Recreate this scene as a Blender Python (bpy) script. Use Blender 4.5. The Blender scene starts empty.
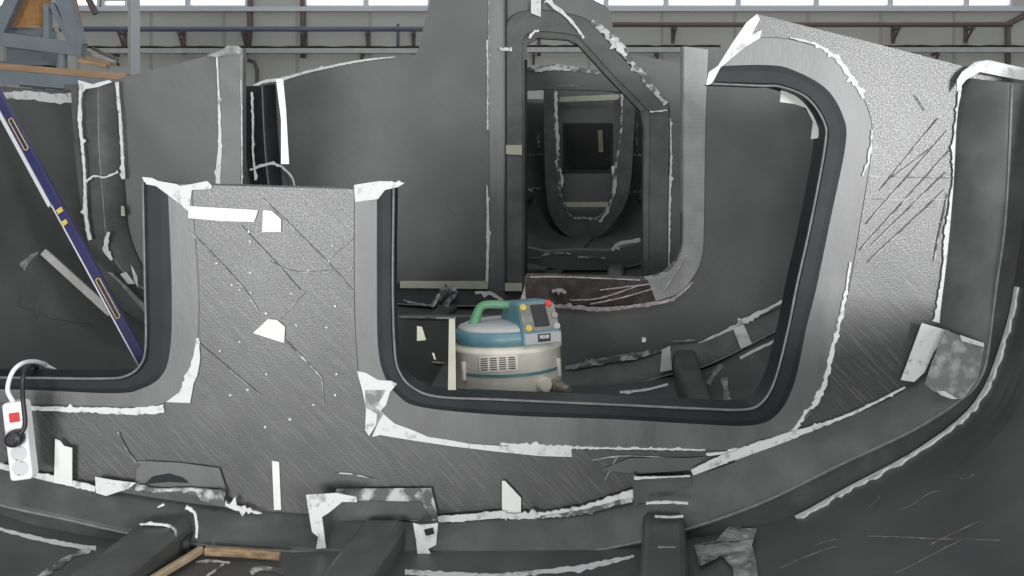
import bpy, bmesh, math, random
from mathutils import Vector, noise
from mathutils.geometry import tessellate_polygon
random.seed(7)
S = bpy.context.scene
C = S.collection
F, CX, HZ, CZ = 1000.0, 512.0, 140.0, 1.6      # focal length in pixels, optical centre, horizon row, eye height

# ------------------------------------------------------------------ camera, sky, lights, exposure
cd = bpy.data.cameras.new('camera'); cam = bpy.data.objects.new('camera', cd); C.objects.link(cam)
cam.location = (0, 0, CZ); cam.rotation_euler = (math.pi/2, 0, 0)
cd.sensor_width = 36; cd.lens = F*36/1024; cd.shift_y = -(288-HZ)/1024; cd.clip_end = 200; cd.clip_start = .02
S.camera = cam
S.view_settings.view_transform = 'Standard'; S.view_settings.look = 'None'
S.view_settings.gamma = 1; S.view_settings.use_curve_mapping = False
S.view_settings.exposure = 0.0
W = bpy.data.worlds.new('hall_daylight'); S.world = W; W.use_nodes = True
bg = W.node_tree.nodes['Background']; bg.inputs[0].default_value = (.93, .97, 1, 1); bg.inputs[1].default_value = .52

def area(name, loc, target, sx, sy, power, col=(1, 1, 1)):
    l = bpy.data.lights.new(name, 'AREA'); l.shape = 'RECTANGLE'; l.size = sx; l.size_y = sy; l.energy = power; l.color = col
    o = bpy.data.objects.new(name, l); C.objects.link(o); o.location = loc
    o.rotation_euler = (Vector(target)-Vector(loc)).to_track_quat('-Z', 'Y').to_euler()
    return o
area('skylight_row', (0, -1.5, 8.0), (0, 3.0, 1.5), 12, 3, 200)
area('pillar_sheen_light', (-2.8, -8.0, 1.25), (-.6, 2.8, 1.4), 3.0, 2.1, 620)  # added lamp behind the camera, placed to brighten the pillar with sheen
area('right_panel_sheen_light', (4.35, -6.0, 1.85), (1.05, 2.8, 1.75), 2.2, 2.0, 620)  # added unseen lamp, placed where the upper right panel mirrors it as sheen

# ------------------------------------------------------------------ materials
def N(nt, t, **kw):
    n = nt.nodes.new(t)
    for k, v in kw.items(): setattr(n, k, v)
    return n
def mat(name, col, rough=.5, metal=0, spec=.5, col2=None, scale=6, lo=.35, hi=.7, bump=0, bscale=200, weave=0, wscale=160, emit=None, alpha=None, detail=6, stretch=None, streak=None):
    m = bpy.data.materials.new(name); m.use_nodes = True; nt = m.node_tree; b = nt.nodes['Principled BSDF']
    b.inputs['Base Color'].default_value = (*col, 1); b.inputs['Roughness'].default_value = rough
    b.inputs['Metallic'].default_value = metal; b.inputs['Specular IOR Level'].default_value = spec
    L = nt.links.new
    tc = N(nt, 'ShaderNodeTexCoord'); mp = N(nt, 'ShaderNodeMapping'); L(tc.outputs['Object'], mp.inputs[0])
    if stretch: mp.inputs['Scale'].default_value = stretch
    cur = None
    if col2 is not None:
        n = N(nt, 'ShaderNodeTexNoise'); n.inputs['Scale'].default_value = scale; n.inputs['Detail'].default_value = detail; n.inputs['Roughness'].default_value = .52
        L(mp.outputs[0], n.inputs['Vector'])
        r = N(nt, 'ShaderNodeValToRGB'); r.color_ramp.elements[0].position = lo; r.color_ramp.elements[1].position = hi
        r.color_ramp.elements[0].color = (*col, 1); r.color_ramp.elements[1].color = (*col2, 1)
        L(n.outputs['Fac'], r.inputs[0]); cur = r.outputs[0]
    if streak:
        m3 = N(nt, 'ShaderNodeMapping'); m3.inputs['Rotation'].default_value = (0, math.radians(streak[0]), 0); L(tc.outputs['Object'], m3.inputs[0])
        m4 = N(nt, 'ShaderNodeMapping'); m4.inputs['Scale'].default_value = (9, 9, 170); L(m3.outputs[0], m4.inputs[0])
        n3 = N(nt, 'ShaderNodeTexNoise'); n3.inputs['Scale'].default_value = 1; n3.inputs['Detail'].default_value = 5; L(m4.outputs[0], n3.inputs['Vector'])
        r3 = N(nt, 'ShaderNodeValToRGB'); r3.color_ramp.elements[0].position = .5; r3.color_ramp.elements[1].position = .78; L(n3.outputs['Fac'], r3.inputs[0])
        x3 = N(nt, 'ShaderNodeMix', data_type='RGBA'); L(r3.outputs[0], x3.inputs[0]); L(cur, x3.inputs[6]); x3.inputs[7].default_value = (streak[1], streak[1], streak[1], 1); cur = x3.outputs[2]
        n4 = N(nt, 'ShaderNodeTexNoise'); n4.inputs['Scale'].default_value = 230; n4.inputs['Detail'].default_value = 3; L(tc.outputs['Object'], n4.inputs['Vector'])
        r4 = N(nt, 'ShaderNodeMapRange'); r4.inputs[1].default_value = .3; r4.inputs[2].default_value = .7; r4.inputs[3].default_value = rough-.06; r4.inputs[4].default_value = rough+.12
        L(n4.outputs['Fac'], r4.inputs[0]); L(r4.outputs[0], b.inputs['Roughness'])
    h = None
    if weave:
        ws = []
        for s in (1, -1):
            mp2 = N(nt, 'ShaderNodeMapping'); mp2.inputs['Rotation'].default_value = (0, s*math.pi/4, 0); L(tc.outputs['Object'], mp2.inputs[0])
            w = N(nt, 'ShaderNodeTexWave'); w.bands_direction = 'X'; w.inputs['Scale'].default_value = wscale/20; w.inputs['Distortion'].default_value = .6; w.inputs['Detail'].default_value = 2; w.inputs['Detail Scale'].default_value = 3
            L(mp2.outputs[0], w.inputs[0]); ws.append(w)
        mx = N(nt, 'ShaderNodeMath', operation='MAXIMUM'); L(ws[0].outputs['Fac'], mx.inputs[0]); L(ws[1].outputs['Fac'], mx.inputs[1])
        h = mx.outputs[0]
        mm = N(nt, 'ShaderNodeMix', data_type='RGBA', blend_type='MULTIPLY'); mm.inputs[0].default_value = weave
        if cur: L(cur, mm.inputs[6])
        else: mm.inputs[6].default_value = (*col, 1)
        L(mx.outputs[0], mm.inputs[7]); cur = mm.outputs[2]
    if bump:
        n2 = N(nt, 'ShaderNodeTexNoise'); n2.inputs['Scale'].default_value = bscale; n2.inputs['Detail'].default_value = 4; L(mp.outputs[0], n2.inputs['Vector'])
        hh = n2.outputs['Fac']
        bp = N(nt, 'ShaderNodeBump'); bp.inputs['Strength'].default_value = bump; bp.inputs['Distance'].default_value = .0009
        L(hh, bp.inputs['Height']); L(bp.outputs[0], b.inputs['Normal'])
    if cur: L(cur, b.inputs['Base Color'])
    if emit: b.inputs['Emission Color'].default_value = (*emit[:3], 1); b.inputs['Emission Strength'].default_value = emit[3]
    if alpha is not None: b.inputs['Alpha'].default_value = alpha
    return m
def g(v): return (v, v*1.01, v*1.0)
M = {}
M['panel'] = mat('dusty carbon laminate', g(.03), .36, spec=1.0, col2=g(.055), scale=5, bump=.6, bscale=240, weave=.2, wscale=1700, streak=(-45, .105))
M['panel2'] = mat('sanded carbon laminate', g(.076), .46, spec=.5, col2=g(.11), scale=3, bump=.3, bscale=200, streak=(-45, .08))
M['flange'] = mat('black satin laminate', (.011, .013, .016), .5, spec=.25, col2=(.018, .021, .024), scale=9, bump=.15, bscale=150)
M['band'] = mat('grey overlap laminate', g(.065), .42, spec=.9, col2=g(.11), scale=12, bump=.4, bscale=150, stretch=(1, 1, .3))
M['frame'] = mat('hull frame laminate', g(.06), .55, spec=.4, col2=g(.098), scale=9, bump=.2, bscale=180)
M['hull'] = mat('raw hull laminate', g(.06), .42, col2=g(.10), scale=3, lo=.4, hi=.75, bump=.25, bscale=90)
M['beam'] = mat('stringer laminate', g(.055), .42, col2=g(.085), scale=7, bump=.15, bscale=120)
M['weave2'] = mat('dark woven edge cloth', g(.10), .4, col2=g(.15), scale=9, weave=.55, wscale=800)
M['panelgrey'] = mat('dusty grey control face', (.15, .15, .14), .6, col2=(.24, .24, .22), scale=30)
M['weave'] = mat('woven carbon edge cloth', g(.27), .38, col2=g(.38), scale=9, weave=.7, wscale=850, bump=.3, bscale=150)
M['bead'] = mat('rounded laminate edge', g(.11), .4, col2=g(.17), scale=40)
M['residue'] = mat('white resin residue', g(.62), .8, col2=g(.3), scale=38, lo=.55, hi=.72, bump=.3, bscale=120)
M['residue2'] = mat('patchy grey residue', g(.10), .7, col2=g(.5), scale=26, lo=.45, hi=.6, bump=.2, bscale=120)
M['smear'] = mat('faint resin smear', g(.17), .6, col2=g(.36), scale=30, lo=.45, hi=.65)
M['tape'] = mat('white masking tape', (.72, .73, .70), .7, col2=(.66, .67, .63), scale=20)
M['tapey'] = mat('yellowed masking tape', (.42, .42, .34), .7, col2=(.36, .36, .28), scale=20)
M['scratch'] = mat('pale scuff', (.3, .26, .23), .7, col2=g(.12), scale=30)
M['film'] = mat('clear film over carbon cloth', (.05, .042, .042), .14, col2=(.10, .085, .085), scale=25, bump=.9, bscale=30, weave=.4, wscale=900)
M['filmedge'] = mat('crinkled film edge', (.5, .44, .44), .2, col2=(.25, .21, .21), scale=40, bump=1, bscale=60)
M['wall'] = mat('painted wall panel', (.45, .45, .42), .7, col2=(.40, .40, .37), scale=.8)
M['wallseam'] = mat('grey wall seam', (.33, .33, .32), .7)
M['floor'] = mat('workshop concrete', (.2, .2, .195), .8, col2=(.15, .15, .145), scale=2)
M['glass'] = mat('daylit window glazing', (.9, .95, 1), .3, emit=(.92, .96, 1, 2.2))
M['winframe'] = mat('white window frame', (.55, .56, .58), .5)
M['bluepipe'] = mat('blue grey painted pipe', (.10, .12, .17), .45, col2=(.13, .14, .18), scale=5)
M['rust'] = mat('brown painted bracket', (.13, .10, .10), .6)
M['tray'] = mat('galvanised tray', (.42, .43, .42), .45, col2=(.33, .34, .33), scale=6)
M['steel'] = mat('blue grey painted steel', (.17, .205, .225), .5, col2=(.14, .17, .19), scale=4)
M['post'] = mat('light grey painted steel', (.42, .44, .45), .45)
M['wood'] = mat('rough planks', (.30, .18, .10), .7, col2=(.40, .27, .17), scale=4, stretch=(1, 6, 6))
M['ply'] = mat('orange chipboard', (.34, .16, .055), .7, col2=(.42, .23, .09), scale=25)
M['brown'] = mat('brown wooden stick', (.17, .11, .065), .6, col2=(.40, .27, .15), scale=26, stretch=(1, 5, 5))
M['tan'] = mat('tan wooden stick', (.36, .27, .17), .6, col2=(.45, .35, .24), scale=20, stretch=(3, 1, 3))
M['white'] = mat('white plastic', (.78, .78, .79), .35)
M['socketgrey'] = mat('pale grey plastic socket', (.58, .58, .59), .4)
M['black'] = mat('black plastic', (.02, .02, .022), .45)
M['red'] = mat('red rocker switch', (.55, .05, .05), .3)
M['navy'] = mat('navy blue enamel', (.022, .022, .085), .35)
M['silver'] = mat('bare aluminium edge', (.62, .63, .64), .4, metal=.3)
M['yellow'] = mat('yellow plastic', (.52, .40, .09), .4)
M['batten'] = mat('pale grey batten', (.36, .36, .34), .6, col2=(.28, .28, .26), scale=15)
M['tank'] = mat('dusty cream plastic', (.74, .71, .62), .5, col2=(.58, .55, .47), scale=9, lo=.45, hi=.75)
M['teal'] = mat('teal plastic', (.07, .19, .24), .4, col2=(.14, .25, .28), scale=8)
M['dust'] = mat('dusty plastic lid', (.36, .40, .40), .7, col2=(.46, .47, .45), scale=12)
M['green'] = mat('green plastic', (.04, .20, .08), .45, col2=(.12, .26, .15), scale=14)
M['plate'] = mat('grey label plate', (.36, .37, .37), .4)
M['brass'] = mat('dull metal fitting', (.34, .31, .26), .45, metal=.5)
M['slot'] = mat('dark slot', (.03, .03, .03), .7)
M['rubber'] = mat('dark rubber', (.03, .03, .03), .7)
m = mat('cloudy plastic film', (.5, .51, .49), .2, alpha=.5, col2=(.2, .2, .19), scale=16, bump=.8, bscale=25); M['cloudy'] = m

# ------------------------------------------------------------------ helpers
def P(px, py, Y): return Vector(((px-CX)*Y/F, Y, CZ+(HZ-py)*Y/F))
def link(name, bm, m, parent=None, smooth=False):
    bmesh.ops.recalc_face_normals(bm, faces=bm.faces)
    me = bpy.data.meshes.new(name); bm.to_mesh(me); bm.free()
    if smooth:
        for p in me.polygons: p.use_smooth = True
    o = bpy.data.objects.new(name, me); C.objects.link(o); o.data.materials.append(M[m] if isinstance(m, str) else m)
    if parent is not None: o.parent = parent; o.matrix_parent_inverse = parent.matrix_world.inverted() if False else o.matrix_parent_inverse
    return o
def thing(name, label, cat, group=None):
    o = bpy.data.objects.new(name, None); C.objects.link(o); o['label'] = label; o['category'] = cat
    if group: o['group'] = group
    o.empty_display_size = .05
    return o
def tag(o, label, cat, group=None):
    o['label'] = label; o['category'] = cat
    if group: o['group'] = group
    return o
def struct(o): o['kind'] = 'structure'; return o
def add_prism(bm, loops, vec):
    """loops: list of lists of Vectors (outer first); extruded along vec"""
    allv = [v for l in loops for v in l]
    tris = tessellate_polygon(loops)
    a = [bm.verts.new(v) for v in allv]; b = [bm.verts.new(v+vec) for v in allv]
    for t in tris:
        try: bm.faces.new([a[i] for i in t]); bm.faces.new([b[i] for i in reversed(t)])
        except ValueError: pass
    k = 0
    for l in loops:
        n = len(l)
        for i in range(n):
            j = (i+1) % n
            try: bm.faces.new((a[k+i], a[k+j], b[k+j], b[k+i]))
            except ValueError: pass
        k += n
def prism(name, loops, vec, m, parent=None):
    bm = bmesh.new(); add_prism(bm, loops, Vector(vec)); return link(name, bm, m, parent)
def ppoly(name, pts, Y, thick, m, parent=None, holes=()):
    return prism(name, [[P(x, y, Y) for x, y in pts]]+[[P(x, y, Y) for x, y in h] for h in holes], (0, thick, 0), m, parent)
def cat(pts, n=6, closed=False):
    """Catmull-Rom through pts of any dimension"""
    out = []; k = len(pts)
    segs = k if closed else k-1
    for i in range(segs):
        g4 = []
        for d in (-1, 0, 1, 2):
            j = i+d
            j = j % k if closed else max(0, min(k-1, j))
            g4.append(pts[j])
        for s in range(n):
            t = s/n
            out.append(tuple(.5*((2*b)+(-a+c)*t+(2*a-5*b+4*c-d)*t*t+(-a+3*b-3*c+d)*t**3) for a, b, c, d in zip(*g4)))
    if not closed: out.append(tuple(pts[-1]))
    return out
def sweep(bm, rings, closed_ring=True, caps=True):
    R = [[bm.verts.new(v) for v in r] for r in rings]
    n = len(R[0])
    for a, b in zip(R, R[1:]):
        for i in range(n if closed_ring else n-1):
            j = (i+1) % n
            bm.faces.new((a[i], a[j], b[j], b[i]))
    if caps and closed_ring:
        bm.faces.new(R[0]); bm.faces.new(list(reversed(R[-1])))
def band(name, A, B, Y, prof, m, parent, n=6, smooth=False):
    A = cat(A, n); B = cat(B, n); bm = bmesh.new(); rings = []
    for (ax, ay), (bx, by) in zip(A, B):
        r = []
        for t, dy in prof:
            v = P(ax+(bx-ax)*t, ay+(by-ay)*t, Y); v.y += dy; r.append(v)
        rings.append(r)
    sweep(bm, rings); return link(name, bm, m, parent, smooth)
def path_normals(p):
    out = []
    for i in range(len(p)):
        a = p[max(0, i-1)]; b = p[min(len(p)-1, i+1)]
        dx, dy = b[0]-a[0], b[1]-a[1]; L = math.hypot(dx, dy) or 1
        out.append((-dy/L, dx/L))
    return out
def resample(p, step):
    out = [p[0]]; acc = 0
    for a, b in zip(p, p[1:]):
        L = math.hypot(b[0]-a[0], b[1]-a[1]); n = max(1, int(L/step))
        for i in range(1, n+1): out.append((a[0]+(b[0]-a[0])*i/n, a[1]+(b[1]-a[1])*i/n))
    return out
def ragged_edges(pts, w, jag=.6, step=3, smooth=True, seed=0):
    rnd = random.Random(seed+len(pts)*13+int(pts[0][0]*3))
    p = resample(cat(pts, 5) if smooth and len(pts) > 2 else pts, step); ns = path_normals(p); a = []; b = []
    L = len(p)-1
    for i, ((x, y), (nx, ny)) in enumerate(zip(p, ns)):
        f = i/L
        ww = w if not isinstance(w, (list, tuple)) else w[min(len(w)-1, int(f*(len(w)-1)))]*(1-(f*(len(w)-1)) % 1)+w[min(len(w)-1, int(f*(len(w)-1))+1)]*((f*(len(w)-1)) % 1)
        e1 = ww*.5*(1-jag*rnd.random()); e2 = ww*.5*(1-jag*rnd.random()**.6+jag*.35*(rnd.random() < .15))
        if rnd.random() < .05*jag: e1 += ww*(.25+.5*rnd.random())
        if rnd.random() < .05*jag: e2 += ww*(.25+.5*rnd.random())
        a.append((x+nx*e1, y+ny*e1)); b.append((x-nx*e2, y-ny*e2))
    return a, b
def ragged(name, pts, w, Y, m, parent, jag=.6, step=3, thick=.003, proj=None, seed=0, smooth=True):
    a, b = ragged_edges(pts, w, jag, step, smooth, seed); bm = bmesh.new(); rings = []
    f = proj or (lambda x, y: P(x, y, Y))
    for p, q in zip(a, b):
        v, u = f(*p), f(*q)
        if proj: d = (Vector((0, 0, CZ))-v).normalized()*thick
        else: d = Vector((0, -thick, 0))
        rings.append([v+d, u+d, u-d*.5, v-d*.5])
    sweep(bm, rings); return link(name, bm, m, parent)
def add_box(bm, c, s, rot=None):
    ret = bmesh.ops.create_cube(bm, size=1)['verts']
    for v in ret:
        v.co = Vector((v.co.x*s[0], v.co.y*s[1], v.co.z*s[2]))
        if rot is not None: v.co = rot @ v.co
        v.co += Vector(c)
def add_tube(bm, pts, r, seg=8, radii=None):
    pts = [Vector(p) for p in pts]; rings = []; up = None
    for i, p in enumerate(pts):
        t = (pts[min(i+1, len(pts)-1)]-pts[max(i-1, 0)]).normalized()
        if up is None:
            up = t.orthogonal().normalized()
        else:
            up = (up-t*up.dot(t)).normalized()
        s = t.cross(up); rr = radii[i] if radii else r
        rings.append([p+up*math.cos(2*math.pi*k/seg)*rr+s*math.sin(2*math.pi*k/seg)*rr for k in range(seg)])
    sweep(bm, rings)
def add_bar(bm, a, b, w, h, up=(0, 0, 1)):
    a, b = Vector(a), Vector(b); t = (b-a).normalized(); u = Vector(up); u = (u-t*u.dot(t)).normalized(); s = t.cross(u)
    sweep(bm, [[p+s*x*w/2+u*y*h/2 for x, y in ((-1, -1), (1, -1), (1, 1), (-1, 1))] for p in (a, b)])
def add_lathe(bm, c, prof, seg=40):
    rings = []
    for r, z in prof: rings.append([Vector((c[0]+r*math.cos(2*math.pi*k/seg), c[1]+r*math.sin(2*math.pi*k/seg), c[2]+z)) for k in range(seg)])
    sweep(bm, rings)
def bevel(o, w, seg=2):
    md = o.modifiers.new('edge', 'BEVEL'); md.width = w; md.segments = seg; md.limit_method = 'ANGLE'; return o

# ------------------------------------------------------------------ hull form
ST = [  # Y, centre x, half beam, depth, sheer (relative to the eye)
    (0.8, -.66, 1.72, 1.27, .20), (2.7, -.31, 1.73, 1.31, .20), (4.05, -.18, 1.60, 1.19, .20), (5.4, .07, 1.49, 1.16, .26),
    (6.6, .31, 1.02, 1.12, .30), (8.3, .63, .46, 1.12, .34), (9.2, .80, .10, .95, .38)]
def hp(Y):
    if Y <= ST[0][0]: return ST[0][1:]
    for i in range(len(ST)-1):
        if Y <= ST[i+1][0]:
            p0, p1, p2, p3 = ST[max(0, i-1)], ST[i], ST[i+1], ST[min(len(ST)-1, i+2)]
            t = (Y-p1[0])/(p2[0]-p1[0]); d = p2[0]-p1[0]; out = []
            for k in range(1, 5):
                m1 = (p2[k]-p0[k])/(p2[0]-p0[0])*d; m2 = (p3[k]-p1[k])/(p3[0]-p1[0])*d
                out.append((2*t**3-3*t*t+1)*p1[k]+(t**3-2*t*t+t)*m1+(-2*t**3+3*t*t)*p2[k]+(t**3-t*t)*m2)
            return out
    return ST[-1][1:]
UP = cat([(0, 1.0), (.2, 1.0), (.35, .994), (.46, .978), (.6, .94), (.703, .87), (.82, .785), (.905, .69), (.948, .555), (.967, .44), (.985, .26), (1.0, 0)], 5)
def sec(Y):
    """inner hull section at Y from left sheer round the bottom to right sheer"""
    xc, b, h, s = hp(Y)
    R = [Vector((xc+u*b, Y, CZ+s-w*h)) for u, w in UP]
    Lf = [Vector((xc-u*b, Y, CZ+s-w*h)) for u, w in UP]
    return list(reversed(Lf))+R[1:]
def hull_z(X, Y):
    xc, b, h, s = hp(Y); u = abs(X-xc)/b
    for (u0, w0), (u1, w1) in zip(UP, UP[1:]):
        if u <= u1: return CZ+s-h*(w0+(w1-w0)*(u-u0)/(u1-u0))
    return CZ+s
def inside(v):
    xc, b, h, s = hp(v.y); u = abs(v.x-xc)/b
    return u < 1 and v.z > hull_z(v.x, v.y)
def hray(px, py):
    """where the line of sight through a pixel meets the inner hull"""
    a = .7; Y = a
    while Y < 9.1:
        if not inside(P(px, py, Y)) and inside(P(px, py, max(.7, Y-.03))): break
        Y += .03
    lo, hi = Y-.03, Y
    for _ in range(18):
        m_ = (lo+hi)/2
        if inside(P(px, py, m_)): lo = m_
        else: hi = m_
    return P(px, py, lo)

# ------------------------------------------------------------------ the hall
WY = 18.0
def wpt(px, py): return P(px, py, WY)
FZ = 0.0
bm = bmesh.new(); add_box(bm, (0, 4, FZ-.05), (40, 38, .1)); struct(link('floor', bm, 'floor'))
wall_top = wpt(0, 8).z
bm = bmesh.new(); add_box(bm, (0, WY+.15, (FZ+wall_top)/2), (40, .3, wall_top-FZ)); wb = struct(link('wall_back', bm, 'wall'))
bm = bmesh.new()
for x in list(range(-380, 1500, 73)):
    a = wpt(x+20, 100); add_box(bm, (a.x, WY-.004, (FZ+wall_top)/2), (.05, .012, wall_top-FZ-.02))
link('trim_seam', bm, 'wallseam', wb)
bm = bmesh.new(); add_box(bm, (0, WY+.15, wall_top+1.6), (40, .3, .9)); struct(link('wall_back_upper', bm, 'wall'))
# windows: a row along the top of the wall
def window(n, x0, x1, bars=()):
    a, b = wpt(x0, 8), wpt(x1, 8); z0 = wall_top; z1 = wall_top+1.15
    bm = bmesh.new(); t = .05
    add_box(bm, ((a.x+b.x)/2, WY+.05, z0+t/2), (b.x-a.x, .16, t)); add_box(bm, ((a.x+b.x)/2, WY+.05, z1-t/2), (b.x-a.x, .16, t))
    for x in (a.x+t/2, b.x-t/2): add_box(bm, (x, WY+.05, (z0+z1)/2), (t, .15, z1-z0))
    for f in bars: add_box(bm, ((a.x+b.x)/2, WY+.05, z0+f), (b.x-a.x-.02, .1, .03))
    o = struct(link('window_%d' % n, bm, 'winframe'))
    bm = bmesh.new(); add_box(bm, ((a.x+b.x)/2, WY+.08, (z0+z1)/2), (b.x-a.x-2*t+.01, .02, z1-z0-2*t+.01)); link('glazing', bm, 'glass', o)
xs = [(-130, -50), (-40, 40), (70, 100), (102, 128), (136, 188), (188, 248), (304, 366), (366, 430), (430, 500), (500, 606), (606, 666), (666, 738), (738, 816), (816, 890), (890, 966), (966, 1012)]
for i, (a, b) in enumerate(xs): window(i+1, a, b, (.14, .3) if i == 3 else ())
bm = bmesh.new()
for a, b in ((-400, -130), (40, 70), (248, 304), (1012, 1400)):
    p, q = wpt(a, 8), wpt(b, 8); add_box(bm, ((p.x+q.x)/2, WY+.12, wall_top+.575), (q.x-p.x, .2, 1.15))
struct(link('wall_back_pier', bm, 'wall'))
bm = bmesh.new(); add_box(bm, (0, WY-.06, wall_top-.03), (38, .12, .08)); struct(link('trim_1', bm, 'winframe'))

def pipe_run(name, label, catg, px0, px1, py, r, off, m, brackets, blen, bw=.05):
    t = thing(name, label, catg)
    bm = bmesh.new(); y = WY-off
    a, b = P(px0, py, y), P(px1, py, y); add_tube(bm, [a, b], r, 12); link('pipe' if catg == 'pipe' else 'tray', bm, m, t, True)
    for bx in brackets:
        bm = bmesh.new(); p = P(bx, py, y)
        add_box(bm, (p.x, WY-off/2, p.z-r-.02), (bw, off, .04)); add_box(bm, (p.x, WY-.03, p.z-blen/2), (bw*1.2, .06, blen))
        add_bar(bm, (p.x, y+r, p.z-r-.03), (p.x, WY-.03, p.z-blen*.9), bw*.6, bw*.6)
        link('bracket', bm, 'rust', t)
    return t
pipe_run('wall_pipe', 'blue-grey pipe along the wall left of the tall bulkhead, below the windows', 'pipe', 60, 440, 29, .045, .35, 'bluepipe', (118, 178, 242, 302, 366, 412), .42)
pipe_run('wall_pipe', 'dark pipe along the wall on the right, above the cable tray', 'pipe', 600, 1012, 24.5, .045, .35, 'rust', (676, 900, 974), .3)
def cable_tray(label, px0, px1, py):
    t = thing('cable_tray', label, 'cable tray'); y = WY-.24; a, b = P(px0, py, y), P(px1, py, y)
    bm = bmesh.new(); L = b.x-a.x; cx = (a.x+b.x)/2
    add_box(bm, (cx, y, a.z), (L, .16, .015))
    for s in (-1, 1): add_box(bm, (cx, y+s*.08, a.z+.035), (L, .012, .085))
    link('tray', bm, 'tray', t)
    bm = bmesh.new()
    for k, (r, dy, dz) in enumerate(((.016, -.04, .1), (.014, .0, .105), (.018, .04, .09))):
        add_tube(bm, [(a.x+L*i/24, y+dy, a.z+dz+.012*math.sin(i*1.7+k*2)) for i in range(25)], r, 6)
    link('cable', bm, 'rubber', t)
    k = a.x+.6
    while k < b.x:
        bm = bmesh.new(); add_box(bm, (k, WY-.13, a.z-.03), (.05, .22, .04)); add_bar(bm, (k, y-.06, a.z-.04), (k, WY-.04, a.z-.2), .04, .03); link('bracket', bm, 'rust', t); k += 2.2
cable_tray('grey cable tray running under the pipe on the left wall behind the curved panel', 80, 440, 53)
cable_tray('pale cable tray on the wall seen above the sloping diagonal door edge', 500, 720, 52)
cable_tray('thin cable tray on the wall right of the sloping pale bulkhead top', 780, 1060, 52)
# vertical conduits
def conduit(label, pts, r=.022, m='rust'):
    bm = bmesh.new(); add_tube(bm, [P(x, y, WY-.05) for x, y in pts], r, 8); tag(link('wall_conduit', bm, m, None, True), label, 'pipe')
conduit('brown upright conduit beside the dark gap between two window groups', [(303, -20), (303, 58)], .05)
conduit('thin blue drop conduit just left of the tall bulkhead', [(398, 24), (398, 52)], .025, 'bluepipe')
conduit('brown upright conduit above the ragged left end of the wall', [(250, -20), (250, 26), (248, 50)], .05)
conduit('curved grey conduit stub near the left edge of the tall curved panel', [(248, 60), (254, 62), (257, 70), (257, 100)], .03)
conduit('brown upright conduit at the far right end of the wall', [(1008, 24), (1008, 75)], .05)
conduit('brown sloping conduit at the far right meeting the dark pipe', [(1008, 24), (1040, 8)], .05)
conduit('thin upright conduit right of the diagonal door edge', [(539, 30), (539, 56)], .03)

# light grey hall column
p0 = P(134, 70, 12.0)
bm = bmesh.new(); add_bar(bm, (p0.x, 12, 0), (p0.x, 12, 4.6), .11, .11, (.85, -1, 0))
add_box(bm, (p0.x, 12, .01), (.3, .3, .02))
bevel(tag(link('steel_post', bm, 'post'), 'pale grey steel hall column rising behind the left plank platform', 'post'), .006)

# timber platform at the left, with trestle, drum and offcuts
PY = 9.0
pl = thing('timber_platform', 'raised platform of pale planks on a blue-grey steel beam, upper left', 'platform')
ztop = P(0, 63, PY).z; zbot = P(0, 70, PY).z
bm = bmesh.new()
for k in range(6):
    y = PY+k*.27
    a = P(-60, 63, PY); b = P(126, 63, PY)
    add_box(bm, ((a.x+b.x)/2, y+.13, ztop-.03-.0), (b.x-a.x, .255, .06))
for v in bm.verts: v.co.z -= (v.co.x-P(0, 0, PY).x)*.085
bevel(link('plank_deck', bm, 'wood', pl), .004)
for y in (PY+.06, PY+1.5):
    bm = bmesh.new(); a = P(-60, 70, PY); b = P(122, 70, PY)
    add_box(bm, ((a.x+b.x)/2, y, ztop-.06-.06), (b.x-a.x, .1, .12))
    for v in bm.verts: v.co.z -= (v.co.x-P(0, 0, PY).x)*.085
    link('beam', bm, 'steel', pl)
    for px in (-40, 112):
        bm = bmesh.new(); a = P(px, 70, PY); zt = ztop-.17-(a.x-P(0, 0, PY).x)*.085
        add_box(bm, (a.x, y, zt/2+.0), (.1, .08, zt)); link('leg', bm, 'steel', pl)
def plz(x): return ztop-(x-P(0, 0, PY).x)*.085
tr = thing('steel_trestle', 'blue-grey steel A-frame trestle standing on the plank platform', 'trestle')
TY = PY+.25
def tp(px, py): return P(px, py, TY)
bm = bmesh.new(); add_bar(bm, tp(-40, 34), tp(84, 50), .12, .125); link('base_beam', bm, 'steel', tr)
bm = bmesh.new(); add_bar(bm, tp(60, -14), tp(80, 46), .1, .12, (1, 0, 0)); link('leg', bm, 'steel', tr)
bm = bmesh.new(); add_bar(bm, tp(20, -14), tp(-4, 40), .1, .12, (1, 0, 0)); link('leg', bm, 'steel', tr)
bm = bmesh.new(); add_bar(bm, tp(14, -14), tp(64, -14), .1, .1); link('top_beam', bm, 'steel', tr)
bm = bmesh.new(); add_bar(bm, tp(48, 42), tp(48, 4), .08, .05, (1, 0, 0)); add_bar(bm, tp(52, 4), tp(72, 42), .06, .05, (1, 0, 0)); link('brace', bm, 'steel', tr)
for px in (62, -24):
    a = tp(px, 48); bm = bmesh.new(); zb = plz(a.x)
    h = a.z+.0-zb; add_lathe(bm, (a.x, TY, zb), [(.055, 0), (.05, .02), (.045, h*.5), (.05, h)], 16); link('foot', bm, 'steel', tr)
dr = thing('wooden_drum', 'orange chipboard drum held inside the blue-grey trestle', 'drum')
a = P(32, 27, TY+.35); bm = bmesh.new(); zt = tp(0, -14).z+.3
add_lathe(bm, (a.x, TY+.35, a.z-.0), [(.01, 0), (.165, 0), (.17, .01), (.17, zt-a.z), (.01, zt-a.z)], 32); link('drum_body', bm, 'ply', dr)
bm = bmesh.new(); add_lathe(bm, (a.x, TY+.35, a.z-.03), [(.01, 0), (.2, 0), (.2, .03), (.01, .03)], 32); link('drum_rim', bm, 'wood', dr)
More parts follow.
